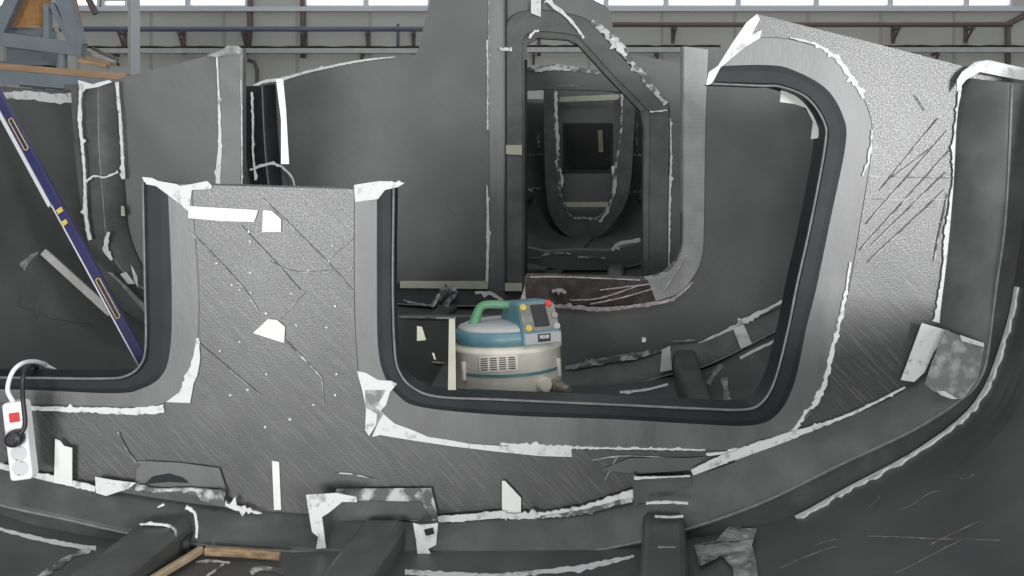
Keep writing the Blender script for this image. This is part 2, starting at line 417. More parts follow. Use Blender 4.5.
bm = bmesh.new(); zz = plz(a.x); add_box(bm, (a.x, TY+.35, (zz+a.z-.03)/2), (.34, .3, a.z-.03-zz)); add_box(bm, (a.x, TY+.35, zz+.03), (.5, .4, .04)); link('stand', bm, 'steel', dr)
offc = [(84, 58, 112, 64, 'tan plank offcut lying lowest of the timber pile beside the trestle', .10, .03, 'wood'), (86, 52, 116, 63, 'grey weathered plank offcut leaning across the timber pile beside the trestle', .05, .04, 'batten'),
        (92, 48, 118, 60, 'dark slim timber offcut on top of the pile beside the trestle', .04, .03, 'rust')]
for k, (x0, y0, x1, y1, lab, w, h, mm) in enumerate(offc):
    A, B = P(x0, y0, PY+.35+.14*k), P(x1, y1, PY+.35+.14*k)
    bm = bmesh.new(); add_bar(bm, A, B, w, h); bevel(tag(link('timber_offcut', bm, mm), lab, 'timber', 'timber lying on the platform'), .004)
for k, (x0, y0, x1, y1, dy, w, h, lab, mm) in enumerate([
        (80, 60.5, 108, 66.5, .20, .09, .035, 'brown plank offcut at the front edge of the platform beside the trestle foot', 'wood')]):
    A, B = P(x0, y0, PY+dy), P(x1, y1, PY+dy)
    bm = bmesh.new(); add_bar(bm, A, B, w, h); bevel(tag(link('timber_offcut', bm, mm), lab, 'timber', 'timber lying on the platform'), .004)
bm = bmesh.new(); add_bar(bm, P(66, -30, 10.4), P(82, 44, 10.4), .12, .05, (1, 0, 0)); tag(link('timber_plank', bm, 'wood'), 'brown plank leaning upright just right of the trestle', 'timber')
bm = bmesh.new(); add_bar(bm, P(74, -30, 11), P(96, 14, 11), .05, .06, (1, 0, 0)); tag(link('timber_prop', bm, 'rust'), 'dark slanting prop between the trestle and the window', 'timber')
# timber standing on the floor behind the platform so that nothing hangs in the air
# ------------------------------------------------------------------ THE BOAT
boat = thing('boat_hull', 'unfinished black carbon boat hull with bulkheads and white residue, filling the picture', 'boat')
bm = bmesh.new(); ys = [.8, 1.0, 1.2, 1.4, 1.6, 1.8, 2.0, 2.2, 2.35, 2.48, 2.53, 2.58, 2.64]+[2.72+i*(9.2-2.72)/43 for i in range(44)]
def low_side(Y):     # unseen near sides lowered so the sheen light reaches the bulkhead
    return 0 if Y >= 2.64 else min(.5, (2.64-Y)/.16*.5)
def sec_low(Y):
    wc = low_side(Y); xc, b, h, s = hp(Y); R_ = []
    for u, w in UP:
        w2 = wc+w*(1-wc); u2 = u
        if wc > 0:
            for (u0, w0), (u1, w1) in zip(UP, UP[1:]):
                if w0 >= w2 >= w1 and w0 != w1: u2 = u0+(u1-u0)*(w0-w2)/(w0-w1); break
            if u < .2: u2 = u
        R_.append((u2, w2))
    L_ = [Vector((xc-u*b, Y, CZ+s-w*h)) for u, w in R_]; Q_ = [Vector((xc+u*b, Y, CZ+s-w*h)) for u, w in R_]
    return list(reversed(L_))+Q_[1:]
inner = [sec_low(y) for y in ys]
RI = [[bm.verts.new(v) for v in r] for r in inner]
def outer(r, y):
    xc, b, h, s = hp(y); out = []
    for i, v in enumerate(r):
        a = r[max(0, i-1)]; c = r[min(len(r)-1, i+1)]; t = (c-a); n = Vector((t.z, 0, -t.x)).normalized()
        out.append(v+n*.035)
    return out
RO = [[bm.verts.new(v) for v in outer(r, y)] for r, y in zip(inner, ys)]
n = len(RI[0])
for A in (RI, RO):
    for a, b in zip(A, A[1:]):
        for i in range(n-1): bm.faces.new((a[i], a[i+1], b[i+1], b[i]))
for a, b, c, d in zip(RI, RI[1:], RO[1:], RO):
    for i in (0, n-1): bm.faces.new((a[i], b[i], c[i], d[i]))
for a, b in ((RI[0], RO[0]), (RI[-1], RO[-1])):
    for i in range(n-1): bm.faces.new((a[i], a[i+1], b[i+1], b[i]))
shell = link('hull_shell', bm, 'hull', boat, True)
def hpoly_ribbon(name, pts, w, m='residue', jag=.6, parent=None, step=3, thick=.004, seed=0):
    return ragged(name, pts, w, 0, m, parent or shell, jag, step, thick, proj=hray, seed=seed)

def hull_frame(Y, depth, parent, UE, BL, m='frame', xr=None, bl_n=6):
    """box-shaped frame along the hull: upper edge UE on the panel, rounded edge BL nearer, foot on the hull"""
    A = cat(UE, bl_n); B = cat(BL, bl_n); bm = bmesh.new(); rings = []; edge = []
    for (ax, ay), (bx, by) in zip(A, B):
        u = P(ax, ay, Y-.006); u2 = u.copy(); u2.y = Y+.004
        b = P(bx, by, Y-depth); c = b.copy()
        # foot: straight out from the edge to the hull
        xc, bb, h, s = hp(Y-depth); d = Vector((b.x-xc, 0, b.z-(CZ+s-h*.35))); d.z = min(d.z, 0); d.normalize(); c = b.copy(); k = 0
        while inside(c) and k < 60: c += d*.01; k += 1
        c += d*.015; c2 = c.copy(); c2.y = Y
        mid = u.lerp(b, .85); mid.y = Y-depth*.97
        rings.append([u2, u, u.lerp(b, .08)+Vector((0, -.012, 0)), mid, b, b.lerp(c, .12)+Vector((0, .004, 0)), c+Vector((0, .02, 0)), c2]); edge.append(b)
    sweep(bm, rings); o = link('hull_flange', bm, m, parent, True); md = o.modifiers.new('edges', 'EDGE_SPLIT'); md.split_angle = math.radians(38)
    bm = bmesh.new(); add_tube(bm, edge, .0045, 6); link('edge_bead', bm, 'bead', parent, True)
    return o

# ---------------- near bulkhead with pillar and two openings
Y1 = 2.8
Rb = [(394, 188), (393, 285), (395, 350), (400, 372), (413, 387), (438, 396), (500, 399), (614, 404), (700, 408), (741, 409), (760, 403), (774, 380), (787, 330), (796, 285), (810, 222), (824, 146), (823, 122), (806, 98), (780, 87), (760, 86), (711, 84)]
Rd = [(377, 190), (377, 285), (378, 345), (384, 374), (397, 394), (422, 407), (505, 415), (614, 419), (700, 424), (752, 425), (777, 414), (794, 383), (806, 328), (816, 288), (830, 220), (845, 146), (843, 117), (825, 88), (790, 69), (764, 65), (722, 66)]
Rg = [(354, 190), (354, 290), (356, 345), (361, 390), (374, 419), (398, 437), (500, 446), (614, 450), (690, 450), (745, 449), (795, 428), (816, 405), (836, 340), (849, 290), (861, 220), (872, 146), (867, 106), (838, 58), (800, 41), (764, 37), (738, 42)]
Lb = [(144, 182), (146, 285), (147, 340), (143, 362), (128, 375), (100, 378), (0, 377), (-200, 377)]
Ld = [(168, 184), (172, 285), (171, 345), (163, 374), (143, 388), (112, 393), (0, 389), (-190, 389)]
Lg = [(192, 188), (199, 285), (198, 345), (189, 385), (162, 404), (127, 407), (0, 403), (-185, 403)]
def hull_px(Y, x_from, x_to):
    out = []
    for v in sec(Y):
        px = CX+v.x*F/Y; py = HZ-(v.z-CZ)*F/Y; out.append((px, py))
    return out
hl = hull_px(Y1, 0, 0)
outl = list(reversed(cat(Ld, 6)))           # from far left sill to pillar top left
outl += cat(Rd, 6)                          # down pillar, along sill, up to arm tip
outl += [(757, 14), (862, 40), (962, 66)]
right_h = [p for p in reversed(hl) if True]
outl += [(1000, 68)]
outl += [(x, y+4) for x, y in right_h if y > 72]
outl += [(-255, 72), (-212, 72), (-205, 370)]
b1 = ppoly('bulkhead', outl, Y1, .1, 'panel', boat)
b1['label'] = 'nearest bulkhead with a central pillar and two big rounded openings'
prof_f = [(0, .1), (0, -.002), (.3, -.004), (.85, -.004), (.95, -.01), (1.0, -.006), (1.0, .1)]
band('opening_flange', Rd, Rb, Y1, prof_f, 'flange', b1)
band('opening_flange', Ld, Lb, Y1, prof_f, 'flange', b1)
band('opening_flange', [(-190, 389), (-205, 340), (-212, 72)], [(-200, 377), (-190, 340), (-195, 72)], Y1, prof_f, 'flange', b1)
pg = [(0, .0), (0, -.001), (.04, -.003), (1, -.003), (1, .0)]
band('laminate_band', Rg, Rd, Y1, pg, 'band', b1)
band('laminate_band', Lg, Ld, Y1, pg, 'band', b1)
def bead(pts, Y, parent, r=.004, dy=-.008, m='bead'):
    bm = bmesh.new(); q = [P(x, y, Y)+Vector((0, dy, 0)) for x, y in cat(pts, 6)]; add_tube(bm, q, r, 6); link('edge_bead', bm, m, parent, True)
bead(Rb, Y1, b1); bead(Lb, Y1, b1)
UE1 = [(-240, 380), (-150, 425), (0, 464), (96, 488), (190, 504), (283, 513), (412, 518), (510, 513), (584, 507), (634, 496), (695, 471), (764, 446), (820, 425), (855, 412), (905, 387), (933, 355), (941, 300), (948, 240), (953, 180), (957, 110), (966, 78)]
BL1 = [(-255, 420), (-150, 465), (0, 505), (60, 518), (127, 533), (200, 545), (283, 551), (412, 556), (510, 556), (584, 552), (647, 540), (695, 527), (764, 502), (840, 465), (914, 430), (962, 399), (980, 379), (988, 353), (996, 290), (1006, 215), (1012, 84)]
hull_frame(Y1, .1, b1, UE1, BL1)
TK = [0]
def T(pts, m='tape', name='masking_tape', par=None, Y=None, th=.0025):
    TK[0] += 1; return ppoly(name, pts, (Y or Y1)-.0035-th-.00035*(TK[0] % 7), th, m, par or b1)
def R(pts, w, m='residue', jag=.6, par=None, Y=None, seed=0, sm=True, th=.003, dy=.004):
    TK[0] += 1; return ragged('resin_residue', pts, w, (Y or Y1)-dy-.0004*(TK[0] % 7), m, par or b1, jag, 2.5, th, seed=seed, smooth=sm)
# pillar head
T([(142, 177), (152, 178), (158, 181), (176, 184), (180, 186), (192, 184), (207, 181), (212, 186), (211, 189), (190, 190), (188, 207), (183, 206), (172, 198), (156, 186), (145, 184)], 'residue', 'resin_residue')
T([(170, 184), (192, 188), (189, 212), (183, 207)], 'residue', 'resin_residue')
T([(189, 206), (258, 210), (256, 217), (254, 222), (220, 221), (188, 218)])
T([(263, 210), (272, 211), (281, 219), (281, 232), (262, 232)])
T([(253, 333), (268, 319), (277, 320), (285, 327), (284, 343), (268, 338)])
T([(354, 185), (366, 183), (380, 181), (404, 183), (398, 187), (385, 190), (378, 199), (355, 202)], 'residue', 'resin_residue')
R([(384, 183), (404, 183)], 5, jag=.9)
# residues along the left opening
R([(198, 338), (196, 362), (189, 382), (180, 395)], [3, 8, 14, 4], jag=.3)
T([(197, 340), (200, 342), (195, 375), (190, 403), (166, 402), (181, 391), (191, 372)], 'residue', 'resin_residue')
R([(28, 408), (60, 409), (100, 410), (130, 411), (164, 408)], [5, 6, 7, 9, 10], jag=.45)
# right opening's outer edge
T([(357, 371), (366, 373), (378, 380), (391, 381), (397, 384), (390, 392), (386, 405), (380, 412), (372, 418), (366, 408), (362, 390)], 'residue', 'resin_residue')
T([(365, 390), (386, 390), (376, 408), (384, 413), (370, 435), (366, 432)], 'smear', 'resin_residue')
T([(366, 408), (377, 414), (376, 425), (369, 436), (365, 430)], 'residue', 'resin_residue')
T([(382, 413), (395, 424), (412, 430), (428, 437), (448, 440), (470, 444), (500, 446), (540, 447), (571, 449), (572, 457), (540, 456), (500, 452), (450, 446), (410, 440), (380, 435), (372, 437)], 'residue', 'resin_residue')
R([(500, 444), (540, 446), (600, 448), (665, 449), (705, 450)], [6, 5, 3, 3, 2], jag=.8)
R([(706, 454), (728, 452), (745, 449)], 4, jag=.6)
R([(728, 451), (762, 444), (790, 432), (800, 424)], [4, 3, 5, 3], jag=.7)
R([(850, 262), (846, 290), (840, 320), (832, 350), (826, 378), (815, 405)], [3, 4, 6, 6, 7, 9], jag=.75)
R([(872, 130), (869, 158), (862, 176)], [3, 5, 4], jag=.9)
R([(815, 405), (806, 412), (794, 430)], [5, 3, 4], jag=.7)
R([(790, 38), (815, 44), (836, 58), (850, 76), (864, 98)], [2, 4, 6, 9, 5], jag=.8)
# arm tip tape
T([(757, 14), (760, 19), (752, 34), (744, 46), (720, 68), (712, 84), (706, 85), (709, 72), (718, 66), (733, 42), (747, 22)], 'tape', 'masking_tape')
T([(752, 34), (762, 30), (760, 38), (744, 48), (720, 68), (735, 46)], 'residue', 'resin_residue')
# flange edge tag inside the upper right corner of the opening
T([(781, 90), (804, 97), (812, 104), (818, 118), (819, 138), (811, 139), (813, 122), (806, 108), (795, 104), (780, 102)], 'tape', 'masking_tape', None, 2.87)
# right side frame edge
R([(960, 84), (957, 120), (954, 150), (955, 178), (951, 200), (948, 230), (945, 262), (941, 300), (936, 322)], [4, 4, 7, 7, 4, 9, 5, 8, 9], jag=.5)
T([(962, 72), (975, 62), (988, 60), (1024, 68), (1040, 74), (1040, 80), (1022, 80), (1000, 76), (980, 72), (966, 80), (957, 92), (957, 80)], 'residue', 'resin_residue', None, 2.78)
T([(922, 323), (950, 331), (944, 340), (934, 352), (925, 372), (914, 382), (901, 380)], 'residue', 'resin_residue', None, 2.77)
T([(946, 330), (984, 346), (978, 380), (962, 400), (935, 392), (925, 384), (932, 362)], 'smear', 'resin_residue', None, 2.70)
T([(960, 335), (984, 343), (984, 347), (962, 341)], 'residue', 'resin_residue', None, 2.692)
T([(937, 391), (945, 391), (958, 399), (952, 399), (940, 395)], 'residue', 'resin_residue', None, 2.692)
R([(815, 427), (855, 412), (905, 387)], [5, 3, 2], 'residue', .5, None, 2.792)
R([(692, 473), (720, 461), (760, 447), (795, 434), (822, 425)], [8, 12, 13, 9, 4], 'residue', .25, None, 2.79)
R([(705, 474), (735, 462)], [5, 6], 'flange', .6, None, 2.784)
# bottom frame tapes
R([(0, 466), (30, 474), (60, 480), (96, 489)], [8, 8, 8, 7], 'residue', .35, None, 2.785)
T([(95, 477), (112, 480), (136, 483), (128, 489), (118, 492), (106, 496), (96, 493)], 'residue', 'resin_residue', None, 2.775)
R([(136, 486), (160, 490), (195, 489), (225, 495)], [9, 4, 5, 10], 'residue2', .6, None, 2.776)
T([(136, 470), (144, 461), (180, 463), (219, 468), (226, 489), (222, 505), (176, 489), (150, 487), (135, 484)], 'band', 'cloth_patch', None, 2.794)
T([(145, 484), (152, 477), (168, 474), (182, 478), (188, 483), (170, 482)], 'flange', 'cloth_patch', None, 2.788)
T([(194, 489), (222, 490), (225, 506), (213, 505), (200, 500)], 'residue2', 'resin_residue', None, 2.77)
R([(225, 504), (240, 508), (262, 513)], [9, 10, 3], 'residue', .8, None, 2.775)
T([(55, 439), (60, 441), (64, 446), (72, 448), (72, 486), (54, 483)], 'tape', 'masking_tape', None, 2.78)
T([(272, 461), (279, 462), (281, 510), (274, 510)], 'tape', 'masking_tape')
T([(502, 481), (505, 481), (521, 498), (521, 514), (502, 514)], 'tape', 'masking_tape', None, 2.79)
T([(336, 489), (431, 488), (437, 513), (440, 523), (400, 520), (330, 519)], 'residue2', 'cloth_patch', None, 2.785)
T([(335, 497), (356, 501), (420, 502), (432, 520), (325, 521), (322, 510)], 'frame', 'cloth_patch', None, 2.780)
T([(306, 495), (336, 493), (356, 497), (357, 502), (342, 502), (330, 512), (322, 517), (326, 548), (316, 549), (318, 537), (312, 532), (309, 514)], 'residue', 'resin_residue', None, 2.70)
T([(413, 523), (420, 525), (432, 524), (438, 523), (436, 545), (428, 549), (434, 559), (418, 560), (416, 540)], 'residue', 'resin_residue', None, 2.693)
T([(424, 530), (433, 528), (434, 534), (426, 536)], 'flange', 'resin_residue', None, 2.685)
R([(438, 519), (460, 518), (490, 515), (506, 514)], [6, 8, 8, 8], 'residue', .3, None, 2.775)
R([(500, 516), (540, 515), (580, 510), (610, 501), (634, 494)], [8, 7, 9, 12, 14], 'residue', .5, None, 2.775)
R([(540, 517), (580, 512), (612, 504), (632, 500)], [2, 4, 5, 5], 'residue2', .5, None, 2.768)
T([(632, 473), (640, 477), (690, 477), (695, 498), (690, 503), (640, 503), (634, 508)], 'frame', 'cloth_patch', None, 2.765)
R([(634, 478), (660, 477), (690, 476)], [4, 2, 2], 'residue', .6, None, 2.76)
R([(646, 503), (668, 502), (688, 503)], [4, 3, 4], 'residue', .6, None, 2.69)
T([(600, 470), (630, 458), (690, 458), (704, 457), (690, 470), (640, 474)], 'panel2', 'cloth_patch', None, 2.796)
# creases and scuffs on the pillar and panel
def crease(pts, w=1.4, m='smear', Y=None): R(pts, w, m, .4, None, Y, th=.0015)
crease([(186, 228), (210, 252), (240, 284), (258, 310)], 1.6); crease([(285, 340), (305, 360), (322, 378)], 2.2, 'residue2')
crease([(262, 198), (290, 225), (330, 265), (352, 290)], 1.6); crease([(330, 258), (345, 245), (354, 237)], 1.6)
crease([(240, 225), (275, 262), (300, 290)], 1.2); crease([(270, 262), (300, 272), (352, 268)], 1.2)
crease([(195, 340), (230, 370), (260, 395)], 1.0); crease([(322, 378), (324, 405)], 1.2)
crease([(280, 319), (305, 292)], 1.2); crease([(335, 473), (352, 474), (378, 480)], 1.4, 'residue2'); crease([(605, 480), (612, 466), (618, 455)], 1.3)
crease([(592, 460), (620, 456), (660, 457), (700, 461)], 1.3); crease([(118, 432), (127, 450), (136, 462)], 1.6, 'residue2'); crease([(136, 462), (180, 463), (219, 470)], 1.2)
for k, (a, b) in enumerate([((938, 118), (880, 190)), ((948, 130), (866, 224)), ((950, 150), (860, 250)), ((946, 172), (872, 245)), ((945, 190), (868, 262)), ((942, 140), (892, 178)), ((925, 110), (915, 95))]): crease([a, b], .8, 'residue2')
crease([(868, 176), (905, 177), (950, 178)], 1.2, 'residue2'); crease([(873, 199), (910, 200), (946, 199)], 1.1, 'residue2'); crease([(948, 194), (940, 230), (934, 262)], 1.2, 'residue2')
rnd = random.Random(3)
for k in range(26):
    x = rnd.uniform(205, 350); y = rnd.uniform(225, 440)
    q = [(x+rnd.uniform(.6, 1.8)*math.cos(a), y+rnd.uniform(.6, 1.8)*math.sin(a)) for a in (0, 1.2, 2.5, 3.8, 5)]
    T(q, 'residue', 'resin_fleck', None, None, .001)

# hull seam residue along the frame's foot
def seam(Y, i0, i1, w, parent, m='residue', seed=1):
    r = random.Random(seed); bm = bmesh.new(); rings = []; s0 = sec(Y); ps = []
    for a, b in zip(s0[i0:i1], s0[i0+1:i1+1]):
        nsub = max(1, int((b-a).length/.012))
        for k in range(nsub): ps.append(a.lerp(b, k/nsub))
    for p in ps:
        xc, bb, h, s = hp(Y); d = Vector((xc-p.x, 0, CZ+s-h*.3-p.z)).normalized()*.006
        w1 = w*(.35+.65*r.random())
        q = hull_follow(p, Y-w1); rings.append([p+d, q+d, q-d*.5, p-d*.5])
    sweep(bm, rings); return link('resin_seam', bm, m, parent)
def hull_follow(p, Y):
    x0, b0, h0, s0 = hp(p.y); x1, b1_, h1, s1 = hp(Y)
    return Vector((x1+(p.x-x0)/b0*b1_, Y, CZ+s1-(CZ+s0-p.z)/h0*h1))
NS = len(UP)
seam(2.695, NS+20, 2*NS-12, .03, shell)
hpoly_ribbon('resin_residue', [(0, 529), (40, 539), (76, 546), (96, 548)], [4, 5, 6, 6], jag=.4)
hpoly_ribbon('resin_residue', [(90, 549), (72, 556), (50, 570), (36, 580)], [10, 6, 8, 6], 'residue2', .5)
hpoly_ribbon('resin_residue', [(405, 572), (450, 574), (500, 575), (560, 570), (590, 566), (634, 556)], [7, 6, 5, 6, 8, 4], jag=.5)
hpoly_ribbon('resin_residue', [(196, 562), (215, 561), (230, 563)], [3, 5, 3], 'residue2', .6)
hpoly_ribbon('resin_residue', [(250, 572), (262, 568), (284, 572)], [10, 8, 8], 'residue2', .6)
hpoly_ribbon('resin_residue', [(224, 564), (214, 571), (206, 577)], [3, 4, 3], 'residue2', .6)
for a in ([(868, 507), (875, 502), (880, 496)], [(903, 509), (915, 503), (930, 493), (942, 491)], [(795, 553), (812, 546), (836, 539)], [(780, 568), (800, 559), (818, 552), (836, 546)], [(930, 545), (960, 530), (980, 521)], [(894, 574), (920, 561), (945, 548), (965, 538)], [(960, 477), (963, 479), (974, 475)], [(868, 536), (900, 537), (945, 539), (1000, 540)], [(903, 478), (913, 473)]):
    hpoly_ribbon('scuff_mark', a, 1.2, 'scratch', .7, thick=.002)

# ---------------- stringers
def stringer(off, ya, yb, w, h, n_=16):
    bm = bmesh.new(); rings = []
    for i in range(n_+1):
        Y = ya+(yb-ya)*i/n_; xc = hp(Y)[0]; x = xc+off*(hp(Y)[1]/1.73)**.5; z0 = min(hull_z(x-w/2, Y), hull_z(x+w/2, Y))-.02; zt = hull_z(x, Y)+h
        r = []
        for fx, fz in ((-.5, 0), (-.5, .8), (-.44, .93), (-.34, 1), (.34, 1), (.44, .93), (.5, .8), (.5, 0)): r.append(Vector((x+fx*w, Y, z0+(zt-z0)*fz)))
        rings.append(r)
    sweep(bm, rings); o = link('stringer', bm, 'beam', boat, True)
    for p in o.data.polygons: p.use_smooth = False
    return o
s1 = stringer(-.63, 1.0, 2.72, .135, .075); s2 = stringer(-.045, 1.0, 2.72, .125, .075); s3 = stringer(.72, 1.0, 2.72, .115, .08)
stringer(-.63, 2.9, 4.08, .135, .13); stringer(-.045, 2.9, 4.08, .125, .09); stringer(.915, 2.9, 4.04, .095, .09)
stringer(.50, 4.2, 7.4, .10, .05, 30); stringer(.02, 4.2, 8.1, .11, .02, 30); stringer(-.42, 4.2, 7.2, .10, .03, 30)
def tri(pts, Yv, w, par, m='residue'):
    return ragged('resin_residue', pts, w, Yv, m, par, .5, 3, .004)
R([(140, 524), (158, 524), (171, 526)], [2, 3, 3], 'residue', .4, s1, 2.655); R([(171, 526), (176, 532), (174, 545), (172, 556)], [3, 3, 4, 6], 'smear', .4, s1, 2.64)
R([(186, 507), (194, 512), (197, 524), (197, 538)], [6, 3, 3, 2], 'residue', .5, s1, 2.68); R([(158, 507), (164, 504)], [2, 3], 'residue', .5, s1, 2.68)
R([(655, 516), (668, 517), (683, 516)], [3, 2, 3], 'residue', .4, s3, 2.66); R([(658, 547), (675, 547)], [1.5, 1.5], 'smear', .5, s3, 2.4)

# ---------------- middle bulkhead
Y2 = 4.1
hl2 = hull_px(Y2, 0, 0); NL = len(hl2)
hl2 = [(x, y+3) for x, y in hl2]
o2 = [(109, 81), (160, 68), (211, 55), (241, 48), (243, 120), (243, 270), (258, 312), (300, 317), (524, 317), (525, 278), (560, 277), (612, 278), (646, 279), (664, 274), (676, 262), (682, 245), (683, 180), (683, 47), (694, 48), (722, 52), (800, 72), (860, 92)]
o2 += [p for p in reversed(hl2) if p[1] > 95]
o2 += [(80, 92), (84, 84)]
b2 = ppoly('bulkhead', o2, Y2, .05, 'panel2', boat); b2['label'] = 'middle bulkhead cut away at the centre, with woven strips edging the gap'
SLI = [(682.3, 46.5), (682.3, 120), (682.3, 180), (682.3, 240), (679.3, 255.5), (671.5, 268.4), (659.7, 275.3), (645, 278.2)]
SLO = [(709, 50), (706, 120), (705, 180), (704, 240), (702, 258), (695, 275), (680, 293), (655, 302)]
pw = [(0, .05), (0, -.004), (.05, -.012), (.95, -.012), (1, -.002), (1, .0)]
o = band('edge_strip', SLI, SLO, Y2, pw, 'weave', b2); o['label'] = 'pale woven strip down the right side of the gap'
o = band('edge_strip', [(647, 278.5), (612, 277), (570, 276), (526, 275)], [(656, 302), (610, 306), (570, 305), (526, 304)], Y2, [(0, .05), (0, -.006), (.05, -.016), (.95, -.014), (1, -.002), (1, 0)], 'film', b2); o['label'] = 'dark glossy film-covered sill strip'
R([(526, 305), (560, 306), (600, 309), (640, 305), (672, 299), (693, 282)], [4, 5, 7, 5, 4, 3], 'filmedge', .6, b2, Y2, dy=.016)
R([(552, 291), (560, 290), (566, 293)], [4, 5, 3], 'filmedge', .5, b2, Y2, dy=.03)
for a in ([(570, 300), (600, 298), (640, 285)], [(590, 304), (620, 298), (655, 288)], [(530, 277), (570, 277), (640, 280)], [(600, 290), (650, 284)], [(664, 290), (676, 272), (686, 255)]): R(a, 1.6, 'filmedge', .6, b2, Y2, dy=.017)
T([(519, 304), (525, 285), (526, 300), (528, 306)], 'filmedge', 'film_scrap', b2, 4.08)
o = band('edge_strip', [(217, 54), (219, 120), (220, 190), (221, 260)], [(243, 48), (243, 120), (243, 190), (244, 260)], Y2, [(0, 0), (.02, -.008), (.9, -.008), (1, -.004), (1, .05)], 'weave2', b2, 4)
R([(217, 56), (219, 100), (220, 146), (219, 168), (218, 188)], [2, 2, 3, 5, 6], 'residue', .4, b2, Y2, dy=.01)
R([(241, 80), (242, 146), (242, 190)], [1, 1.4, 1], 'residue', .6, b2, Y2, dy=.01)
T([(206, 55), (222, 50), (228, 45), (238, 46), (241, 48), (240, 54), (226, 55), (216, 57)], 'smear', 'film_scrap', b2, 4.09)
UE2l = [(118, 82), (122, 146), (125, 190), (128, 225), (136, 252), (150, 275), (180, 300), (240, 330)]
BL2l = [(98, 84), (99, 146), (103, 197), (106, 232), (112, 253), (123, 271), (148, 292), (225, 338)]
hull_frame(Y2, .08, b2, UE2l, BL2l, 'frame')
R([(117, 82), (120, 115), (122, 146), (124, 179)], [5, 4, 4, 4], 'residue', .5, b2, Y2, dy=.03)
R([(81, 84), (80, 120), (83, 150), (85, 180), (86, 215), (90, 240)], [4, 5, 4, 3, 5, 5], 'residue', .5, b2, 4.0, dy=0)
T([(78, 80), (92, 84), (109, 80), (112, 82), (98, 87), (86, 89), (80, 95)], 'residue', 'resin_residue', b2, 4.01)
R([(86, 182), (94, 176), (105, 177), (118, 172)], [5, 3, 3, 3], 'residue', .7, b2, 4.0, dy=0)
R([(109, 232), (106, 248), (112, 260)], [3, 7, 4], 'residue', .5, b2, 4.0, dy=0); T([(121, 206), (124, 206), (125, 216), (121, 216)], 'tapey', 'masking_tape', b2, 4.06)
T([(131, 265), (137, 276), (138, 288), (134, 280)], 'residue', 'resin_residue', b2, 4.0); T([(120, 274), (126, 272), (135, 284), (128, 284)], 'residue', 'resin_residue', b2, 4.0)
T([(107, 272), (120, 284), (146, 314), (146, 306), (130, 290), (112, 273)], 'smear', 'resin_residue', b2, 3.99)
UE2r = [(500, 374), (565, 369), (600, 363), (640, 356), (670, 344), (700, 340), (730, 328), (790, 303), (830, 280), (870, 220), (884, 110)]
BL2r = [(500, 394), (565, 393), (610, 389), (640, 383), (672, 374), (700, 368), (740, 350), (800, 318), (845, 290), (886, 220), (900, 110)]
hull_frame(Y2, .08, b2, UE2r, BL2r, 'frame')
R([(565, 368), (590, 364), (620, 358), (650, 353)], [4, 8, 8, 5], 'smear', .4, b2, Y2, dy=.02)
R([(573, 368), (600, 362), (645, 354), (664, 349)], [3, 7, 8, 3], 'residue2', .7, b2, Y2, dy=.03)
R([(697, 345), (715, 336), (736, 326), (762, 312), (790, 297)], [3, 4, 9, 4, 4], 'residue', .6, b2, Y2, dy=.02)
T([(733, 328), (744, 325), (752, 344), (741, 349)], 'residue', 'resin_residue', b2, 4.02); T([(662, 350), (670, 346), (672, 370), (660, 372)], 'residue', 'resin_residue', b2, 4.01)
R([(672, 341), (695, 340)], 2, 'smear', .5, b2, Y2, dy=.02)
T([(642, 337), (646, 338), (646, 342), (642, 342)], 'smear', 'resin_fleck', b2)
for a, w in (([(620, 392), (645, 390), (668, 384)], 3), ([(740, 358), (760, 348), (778, 339)], 4), ([(722, 365), (716, 372), (708, 384)], 6), ([(724, 378), (728, 400)], 8), ([(690, 383), (696, 385)], 2)): hpoly_ribbon('resin_residue', a, w, 'residue' if w < 5 else 'smear', .5)
# low sill panel tapes (left of the vacuum)
T([(449, 319), (455, 319), (456, 390), (448, 390)], 'tapey', 'masking_tape', b2); R([(400, 317), (452, 318)], 2, 'smear', .3, b2, Y2); R([(436, 318), (456, 318)], 2, 'residue', .3, b2, Y2)
T([(417, 326), (422, 327), (426, 340), (417, 341)], 'tapey', 'masking_tape', b2); T([(432, 353), (434, 353), (436, 360), (434, 359)], 'tapey', 'masking_tape', b2); R([(432, 362), (449, 363)], 2, 'tapey', .5, b2, Y2)

# ---------------- tall main bulkhead with the doorway
Y3 = 5.4
hl3 = [(x, y+2) for x, y in hull_px(Y3, 0, 0)]
o3 = [(251, 90), (263, 82), (283, 79), (311, 71), (359, 61), (390, 57), (415, 55), (419, 48), (425, 20), (432, -8), (470, -24), (520, -28), (575, -14), (596, 1), (606, 6), (611, 12), (614, 38), (624, 53), (650, 58), (683, 63), (780, 92)]
o3 += [p for p in reversed(hl3) if p[1] > 97]
door = cat([(527, 292), (527, 100), (527, 44), (538, 38), (568, 40), (578, 45), (610, 80), (641, 112), (644, 130), (643, 200), (643, 292)], 1)
b3 = ppoly('bulkhead', o3, Y3, .06, 'panel2', boat, [list(reversed(door))]); b3['label'] = 'tallest bulkhead with raised cabin profile and clipped doorway'
DI = [(527, 292), (527, 150), (527, 60), (529, 42), (540, 38), (568, 40), (578, 45), (610, 80), (638, 109), (644, 122), (643, 200), (643, 292)]
DO = [(505, 292), (505, 150), (505, 60), (508, 20), (535, 10), (574, 15), (594, 26), (628, 64), (662, 97), (669, 114), (668, 200), (667, 292)]
band('door_flange', DO, DI, Y3, [(0, .0), (0, -.02), (.05, -.03), (.78, -.03), (.8, -.02), (1, -.015), (1, .06), (.9, .06)], 'frame', b3)
band('laminate_band', [(489, 292), (489, 150), (489, -20)], [(505, 292), (505, 150), (505, -20)], Y3, pg, 'band', b3)
